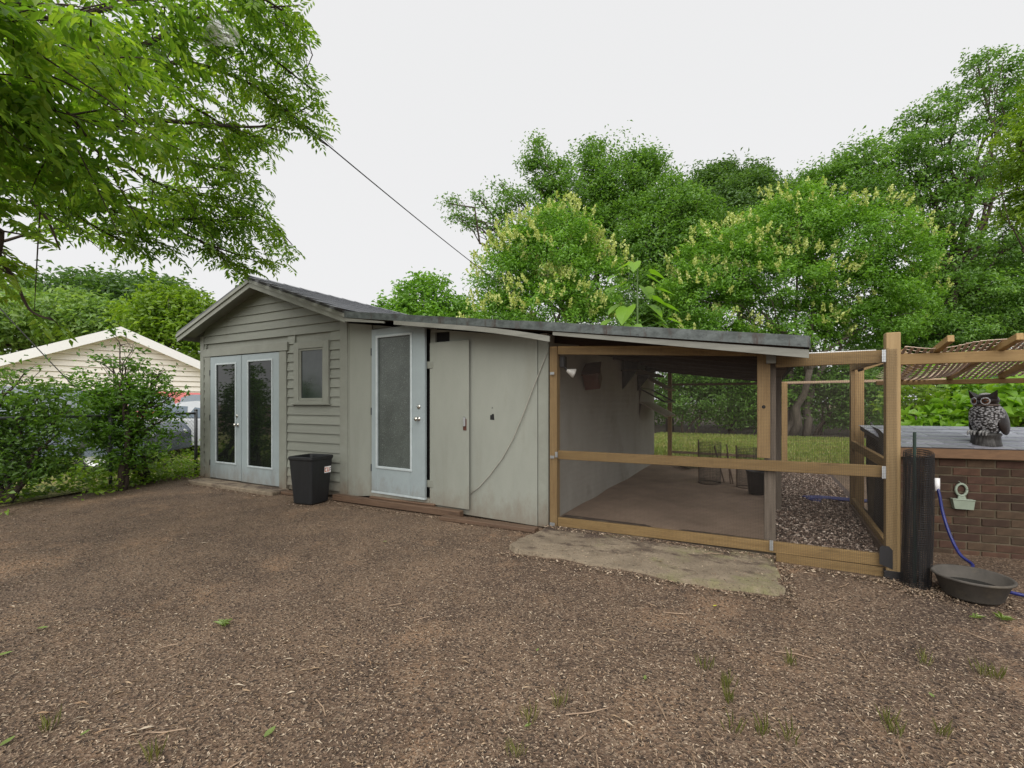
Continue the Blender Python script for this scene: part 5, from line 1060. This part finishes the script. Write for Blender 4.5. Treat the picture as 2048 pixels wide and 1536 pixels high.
for li, L in enumerate(LIMBS):
    P = [at(*q) for q in L]; root = L[0][0] < 0
    if root: P = [tr + np.array((.1, .08, 1.6 + .22 * (li % 5)))] + P
    P = [np.array(p) for p in smooth_path(P, 5)]; r0 = .042 if li in (0, 2) else .028 if li < 7 else .016
    bt.tube(P, np.linspace(r0, .006, len(P)), 8)
    cum = np.concatenate([[0], np.cumsum([np.linalg.norm(P[i + 1] - P[i]) for i in range(len(P) - 1)])]); s = .5 if root else .05
    while s < cum[-1]:
        i = min(np.searchsorted(cum, s), len(P) - 1); p = P[i]; tdir = P[min(i + 1, len(P) - 1)] - P[max(i - 1, 0)]; tdir = tdir / np.linalg.norm(tdir)
        for rep in range(2):
            d = tdir * .7 + rng.normal(size=3) * .75; d[2] = d[2] * .7 + .05; d /= np.linalg.norm(d); tl_ = .25 + .55 * rng.random()
            q = [p + d * tl_ * t + np.array((0, 0, -.22)) * tl_ * t * t for t in (0, .35, .7, 1.0)]; TWQ.append(q)
            for t in np.arange(.15, 1.01, .19):
                b0 = p + d * tl_ * t + np.array((0, 0, -.22)) * tl_ * t * t; rd = d * .5 + rng.normal(size=3) * .7; rd[2] = rd[2] * .5 - .25; RB.append(b0); RD.append(rd / np.linalg.norm(rd)); RL.append(.20 + .14 * rng.random())
        s += .165
RB, RD, RL = np.array(RB), np.array(RD), np.array(RL)
px, py, dp = project(RB + RD * RL[:, None] * .9); jx = rng.normal(size=len(RB)) * 13; jy = rng.normal(size=len(RB)) * 13; k = inpoly(px + jx, py + jy); px, py, dp = project(RB); k &= inpoly(px, py) & (dp > 1.6); RB, RD, RL = RB[k], RD[k], RL[k]
print('compound leaves', len(RB))
qx, qy, qd = project(np.array([q[-1] for q in TWQ]))
for q, okq in zip(TWQ, inpoly(qx, qy) & (qd > 1.6)):
    if okq: tw.tube(q, [.006, .005, .004, .002], 4, False)
n = len(RB); S = unit(np.cross(RD, np.array((0, 0, 1.0)) + rng.normal(size=(n, 3)) * .3)); NN = unit(np.cross(S, RD)); Cs, Ds, Ns, Ls = [], [], [], []
for i, t in enumerate(np.linspace(.18, 1.0, 7)):
    for sg in (-1, 1):
        if i == 6 and sg > 0: continue
        a = RB + RD * (RL * t)[:, None] - np.array((0, 0, .10)) * (RL * t * t)[:, None]; ln = .082 * (1.05 - .35 * abs(t - .55)) * (.8 + .4 * rng.random(n)); dr = (S * sg * (1 if i < 6 else .05) + RD * (.55 if i < 6 else 1) - np.array((0, 0, .35)) + rng.normal(size=(n, 3)) * .12); dr = unit(dr)
        Cs.append(a + dr * (ln * .55)[:, None]); Ds.append(dr); Ns.append(NN + rng.normal(size=(n, 3)) * .25); Ls.append(ln)
V, F = leaf_cards(np.concatenate(Cs), np.concatenate(Ds), np.concatenate(Ns), np.concatenate(Ls), .36, .10)
mk('trunk', bt, m_bark, ot, True, False); mk('twigs', tw, m_bark, ot, True, False); mknp('crown', V, F, g_over, ot)
# webworm nest
wn_c = at(446, 62, 4.55); b = B(); b.ball(wn_c, .15, .11, .13, 22, 14); b.v = [(x + .025 * math.sin(30 * z + 8 * y), y + .02 * math.sin(25 * x), z + .03 * math.sin(22 * x + 14 * y)) for x, y, z in b.v]
b.ball(at(418, 70, 4.55), .16, .06, .035, 16, 10, Matrix.Rotation(R(-20), 3, 'Y'))
mw, ntw, pw_, tcw = new_mat('silk_web'); tp = ntw.nodes.new('ShaderNodeBsdfTransparent'); ms = ntw.nodes.new('ShaderNodeMixShader'); pw_.inputs['Base Color'].default_value = (.85, .84, .82, 1); pw_.inputs['Roughness'].default_value = .4
ntw.links.new(ramp(ntw, noise(ntw, tcw.outputs['Object'], 9, 6, .7, (1, 1, 3)), .40, .78), ms.inputs[0]); ntw.links.new(tp.outputs[0], ms.inputs[1]); ntw.links.new(pw_.outputs[0], ms.inputs[2]); ntw.links.new(ms.outputs[0], ntw.nodes['Material Output'].inputs[0])
tag(mk('caterpillar_web', b, mw, smooth=True), 'whitish silk caterpillar web among the upper left leaves', 'web')
# overhead cables
def span(a, c, sagm, r, label, mat, n=24):
    a, c = np.array(a), np.array(c); P = [a + (c - a) * t - np.array((0, 0, 4 * sagm * t * (1 - t))) for t in np.linspace(0, 1, n)]; return tag(mk('overhead_cable', B().tube(P, r, 6), mat, smooth=True), label, 'cable', 'overhead cables')
m_cab = plain('dark_cable', (.05, .05, .05), .6)
span(at(560, 210, 5.6), at(1010, 575, 13.0), .05, .009, 'thin dark cable falling from the overhanging tree to the blossom tree', m_cab)
span(at(-60, 552, 6.2), at(150, 775, 6.9), .01, .008, 'thin dark line slanting down into the left edge shrub', m_cab)

# ================================================================== LITTER, GRASS
rng = np.random.default_rng(7)
def ground_pts(n, ymin=1.5, ymax=9.0, pw=1.0):
    u = rng.random(n); Yc = ymin * (ymax / ymin) ** (u ** pw); Xc = (rng.random(n) * 2 - 1) * 1.22 * Yc
    x = CAMX + Xc * math.cos(YAW) - Yc * math.sin(YAW); y = CAMY + Xc * math.sin(YAW) + Yc * math.cos(YAW)
    ok = (y < -.08) | (x > 3.1) | (x < -7.0)
    ok &= ~((x > -.05) & (x < 2.2) & (y > -.9) & (rng.random(n) > .4)); ok &= (x - tc_[0]) ** 2 + (y - tc_[1]) ** 2 > .05
    ok &= ~((x > 3.3) & ((x - bo[0]) * bn_[0] + (y - bo[1]) * bn_[1] > -.01)); ok &= ~((abs(x + 3.5) < .22) & (abs(y + .37) < .22)); return x[ok], y[ok]
def chips(n, lo, hi, ratio, tilt, lift, clump=None, **kw):
    x, y = ground_pts(n, **kw)
    if clump is not None: k = vnoise(x, y, .8) * .6 + vnoise(x, y, 2.5) * .4 + rng.normal(size=len(x)) * .10 > clump; x, y = x[k], y[k]
    m = len(x); a = rng.random(m) * 6.283; D = np.stack([np.cos(a), np.sin(a), rng.normal(size=m) * tilt], 1); N = np.stack([rng.normal(size=m) * tilt * 1.3, rng.normal(size=m) * tilt * 1.3, np.ones(m)], 1)
    L = lo + (hi - lo) * rng.random(m) ** 2; onslab = (x > -.03) & (x < 2.2) & (y > -.92) & (y < .1)
    z = gz(x, y) + lift + L * .10; z = np.where(onslab, np.maximum(z, .052), z); return leaf_cards(np.stack([x, y, z], 1), D, N, L, ratio, .12)
m_chip = islands('mulch_chip', [(.08, .055, .036), (.15, .10, .066), (.21, .15, .098), (.30, .225, .155), (.055, .037, .026), (.40, .32, .235), (.14, .088, .056), (.24, .17, .115)])
m_chipl = islands('dry_leaf_litter', [(.27, .19, .115), (.34, .25, .16), (.19, .125, .075), (.38, .30, .21), (.24, .155, .09), (.13, .085, .05), (.42, .35, .26)])
V, F = chips(120000, .006, .021, .38, .28, .002, .36); struct(mknp('mulch', V, F, m_chip), 'stuff')
V, F = chips(24000, .008, .024, .28, .24, .003, .46); V2, F2 = chips(450, .025, .045, .22, .16, .004, .52); F2 = F2 + len(V); Vs_, Fs_, o_ = [V, V2], [F, F2], len(V) + len(V2)
for (bx0, by0, k_, sp_, an_) in ((330, 1455, 14, .10, 25), (210, 1395, 9, .12, 20), (120, 1440, 8, .10, 30), (270, 1470, 6, .06, 10), (480, 1365, 6, .07, 5), (250, 1375, 5, .06, 0), (740, 1345, 6, .06, -30), (930, 1330, 7, .08, -30), (640, 1318, 6, .07, 10), (590, 1335, 5, .05, 40), (30, 1215, 7, .10, 10), (1210, 1275, 7, .12, 5), (1420, 1505, 4, .06, -60), (1070, 1390, 6, .09, 20), (1240, 1440, 5, .08, -20), (1545, 1165, 8, .10, 15), (380, 1070, 10, .22, 5), (1640, 1165, 10, .14, -8), (150, 1000, 16, .35, 5), (310, 985, 16, .30, 0)):
    dd_ = 930 * 1.41 / (by0 - 805); q_ = at(bx0, by0, dd_); aa = R(an_) + YAW + rng.normal(size=k_) * .35; cx_ = q_[0] + rng.normal(size=k_) * sp_; cy_ = q_[1] + rng.normal(size=k_) * sp_ * .7; LL = .025 + .05 * rng.random(k_)
    v_, f_ = leaf_cards(np.stack([cx_, cy_, gz(cx_, cy_) + .010 + .008 * rng.random(k_)], 1), np.stack([np.cos(aa), np.sin(aa), rng.normal(size=k_) * .06], 1), np.stack([rng.normal(size=k_) * .3, rng.normal(size=k_) * .3, np.ones(k_)], 1), LL, .15, .05); Vs_.append(v_); Fs_.append(f_ + o_); o_ += len(v_)
struct(mknp('leaf_litter', np.concatenate(Vs_), np.concatenate(Fs_), m_chipl), 'stuff')
DR = [(-3.1, -.24, -.05, -.24, 900, .05), (-6.7, -.40, -4.4, -.40, 500, .06), (0.0, -.10, 2.2, -.10, 1200, .05), (2.2, -.10, 3.2, -.14, 900, .06), (-.05, -1.0, 2.3, -.97, 1200, .06), (3.0, -.3, 3.3, -.25, 500, .08), (2.28, -.9, 2.26, -.1, 500, .05)]
PX, PY = [], []
for x0_, y0_, x1_, y1_, n_, sd_ in DR:
    t_ = rng.random(n_); PX.append(x0_ + (x1_ - x0_) * t_ + rng.normal(size=n_) * sd_ * .5); PY.append(y0_ + (y1_ - y0_) * t_ - np.abs(rng.normal(size=n_)) * sd_)
for cx_, cy_, r_ in ((tc_[0], tc_[1], .17), (-3.5, -.37, .22), (rc[0], rc[1], .11)):
    a_ = rng.random(350) * 6.283; q_ = r_ + np.abs(rng.normal(size=350)) * .05; PX.append(cx_ + np.cos(a_) * q_); PY.append(cy_ + np.sin(a_) * q_)
PX, PY = np.concatenate(PX), np.concatenate(PY); m_ = len(PX); a_ = rng.random(m_) * 6.283; L_ = .010 + .028 * rng.random(m_) ** 2
onz = np.where((PX > 0) & (PX < 2.2) & (PY > -.9), .05, gz(PX, PY) + .008)
V, F = leaf_cards(np.stack([PX, PY, onz + .006 * rng.random(m_)], 1), np.stack([np.cos(a_), np.sin(a_), rng.normal(size=m_) * .3], 1), np.stack([rng.normal(size=m_) * .4, rng.normal(size=m_) * .4, np.ones(m_)], 1), L_, .36, .12); struct(mknp('debris', V, F, m_chip), 'stuff')
# twigs
b = B()
x, y = ground_pts(110, pw=.9)
for i in range(len(x)):
    a = rng.random() * 6.28; L = .05 + .16 * rng.random() ** 2; p = []
    for t in (-.5, 0, .5): xx = x[i] + math.cos(a) * L * t + rng.normal() * .006; yy = y[i] + math.sin(a) * L * t + rng.normal() * .006; p.append((xx, yy, float(gz(xx, yy)) + .007 + .004 * rng.random() + (.045 if (-.05 < xx < 2.25 and yy > -1.0) else 0)))
    b.tube(p, [.0028, .0032, .0018], 4)
struct(mk('twigs', b, w_tan, fix=False), 'stuff')
# wood chips in the run
n = 24000; x = 2.22 + .86 * rng.random(n); y = .08 + 6 * rng.random(n) ** 1.3; a = rng.random(n) * 6.283
V, F = leaf_cards(np.stack([x, y, bedz(x, y) + .008 * rng.random(n) + .004], 1), np.stack([np.cos(a), np.sin(a), rng.normal(size=n) * .35], 1), np.stack([rng.normal(size=n) * .5, rng.normal(size=n) * .5, np.ones(n)], 1), .016 + .03 * rng.random(n) ** 2, .5)
struct(mknp('wood_chips', V, F, islands('chip_tones', [(.15, .10, .075), (.32, .24, .185), (.08, .052, .04), (.54, .45, .37), (.21, .14, .105), (.40, .31, .25), (.11, .074, .055)])), 'stuff')
# lawn grass
n = 26000; x = -2 + 14 * rng.random(n); y = 7.6 + 9.2 * rng.random(n); a = rng.random(n) * 6.283
V, F = leaf_cards(np.stack([x, y, .035 + .02 * rng.random(n)], 1), np.stack([np.cos(a) * .5, np.sin(a) * .5, np.ones(n)], 1), np.stack([np.sin(a), -np.cos(a), np.zeros(n) + .2], 1), .09 + .08 * rng.random(n), .16)
struct(mknp('lawn_grass', V, F, leaf('grass_blade', [(.16, .25, .04), (.24, .33, .06), (.34, .36, .11), (.46, .38, .18)], .3)), 'stuff')
# tufts of grass and fallen fresh leaves in the foreground
m_tuft = leaf('tuft_blade', [(.09, .105, .025), (.14, .15, .04), (.24, .21, .09)], .3)
def ground_at(px_, py_): d = 930 * 1.41 / (py_ - 805); q = at(px_, py_, d); q[2] = float(gz(q[0], q[1])); return q
for k, (x, y) in enumerate([(1060, 1445), (1118, 1420), (1412, 1340), (1456, 1378), (1460, 1410), (1584, 1340), (1848, 1335), (1966, 1355), (1996, 1362), (1466, 1468), (1522, 1470), (1578, 1484), (1790, 1480), (1880, 1478), (95, 1462), (310, 1520), (1030, 1330 + 190), (1775, 1455)]):
    q = ground_at(x, y); n = 13; a = rng.random(n) * 6.283; D = np.stack([np.cos(a) * .35, np.sin(a) * .35, np.ones(n)], 1); h = .05 + .06 * rng.random(n)
    V, F = leaf_cards(q + np.stack([np.cos(a) * .02, np.sin(a) * .02, h * .42], 1) + rng.normal(size=(n, 3)) * np.array((.012, .012, 0)), D, np.stack([np.sin(a), -np.cos(a), np.zeros(n) + .1], 1), h, .05, .03); tag(mknp('grass_tuft', V, F, m_tuft), 'small tuft of thin grass growing in the bare soil', 'grass tuft', 'grass tufts in the bare soil')
m_fresh = leaf('fresh_fallen_leaf', [(.15, .21, .05), (.2, .27, .08)], .3); m_yelf = leaf('yellow_fallen_leaf', [(.42, .42, .03), (.5, .48, .06)], .3)
def round_leaf(q, a, L):
    d = Vector((math.cos(a), math.sin(a), .08)); sd = Vector((-math.sin(a), math.cos(a), 0)); b = B(); pr = [(-.5, 0), (-.36, .13), (-.12, .22), (.12, .20), (.34, .11), (.5, 0)]
    m = [Vector(q) + d * (t * L) + Vector((0, 0, .25 * L * (t * t))) for t, w_ in pr]
    for sg in (1, -1): b.add(m + [m[i] + sd * (sg * w_ * L) + Vector((0, 0, .10 * L * w_ * 4)) for i, (t, w_) in enumerate(pr)], [(i, i + 1, 7 + i, 6 + i) for i in range(5)])
    return b
for (x, y, L, an, mt, lb) in ((1430, 1216, .045, 20, m_yelf, 'yellow green fallen leaf on the soil below the concrete apron'), (1075, 1305, .04, 60, m_fresh, 'bright green round leaf on the bare soil in mid foreground'), (770, 1087, .06, 10, m_fresh, 'fallen green leaf on the soil near the short plank'), (1290, 1367, .05, 70, m_fresh, 'pale green leaf among dry litter right of centre'), (1863, 1405, .05, 80, m_fresh, 'narrow green leaf lying at the lower right'), (15, 1490, .08, 85, m_fresh, 'green leaf lying at the lower left corner'), (540, 1475, .09, 75, m_fresh, 'long pale green leaf on the soil at lower centre left'), (170, 1472, .05, 70, m_fresh, 'small pale green leaf near the lower left grass'), (8, 1315, .10, 40, m_fresh, 'green leaf cut by the left edge on the soil'), (1056, 1458, .05, 30, m_fresh, 'curled green leaf beside a grass tuft in the foreground'), (85, 1262, .09, 5, m_fresh, 'flat green leaf on the soil at far left')):
    q = ground_at(x, y) + np.array((0, 0, .012)); a = R(an) + YAW; tag(mk('fallen_leaf', round_leaf(q, a, L * .72), mt, None, True, False), lb, 'leaf', 'fresh fallen leaves')
def sprig(px_, py_, n, L, label, spread=.05):
    q = ground_at(px_, py_); a = rng.random(n) * 6.283; D = np.stack([np.cos(a), np.sin(a), .25 + .3 * rng.random(n)], 1); C = q + D * (L * .45) * np.array((1, 1, .6)) + np.array((0, 0, .012)); V, F = leaf_cards(C, D, np.tile((0, 0, 1.0), (n, 1)) + rng.normal(size=(n, 3)) * .4, L * (.7 + .6 * rng.random(n)), .28); tag(mknp('leaf_sprig', V, F, m_fresh), label, 'sprig', 'fallen leafy sprigs')
sprig(446, 1250, 12, .07, 'fallen sprig of pale green leaves on the soil left of centre', .035); sprig(1950, 1238, 9, .06, 'green leafy sprig on the soil in front of the rubber tub', .06); sprig(2004, 1240, 9, .07, 'smaller green sprig right of the one before the rubber tub', .025)
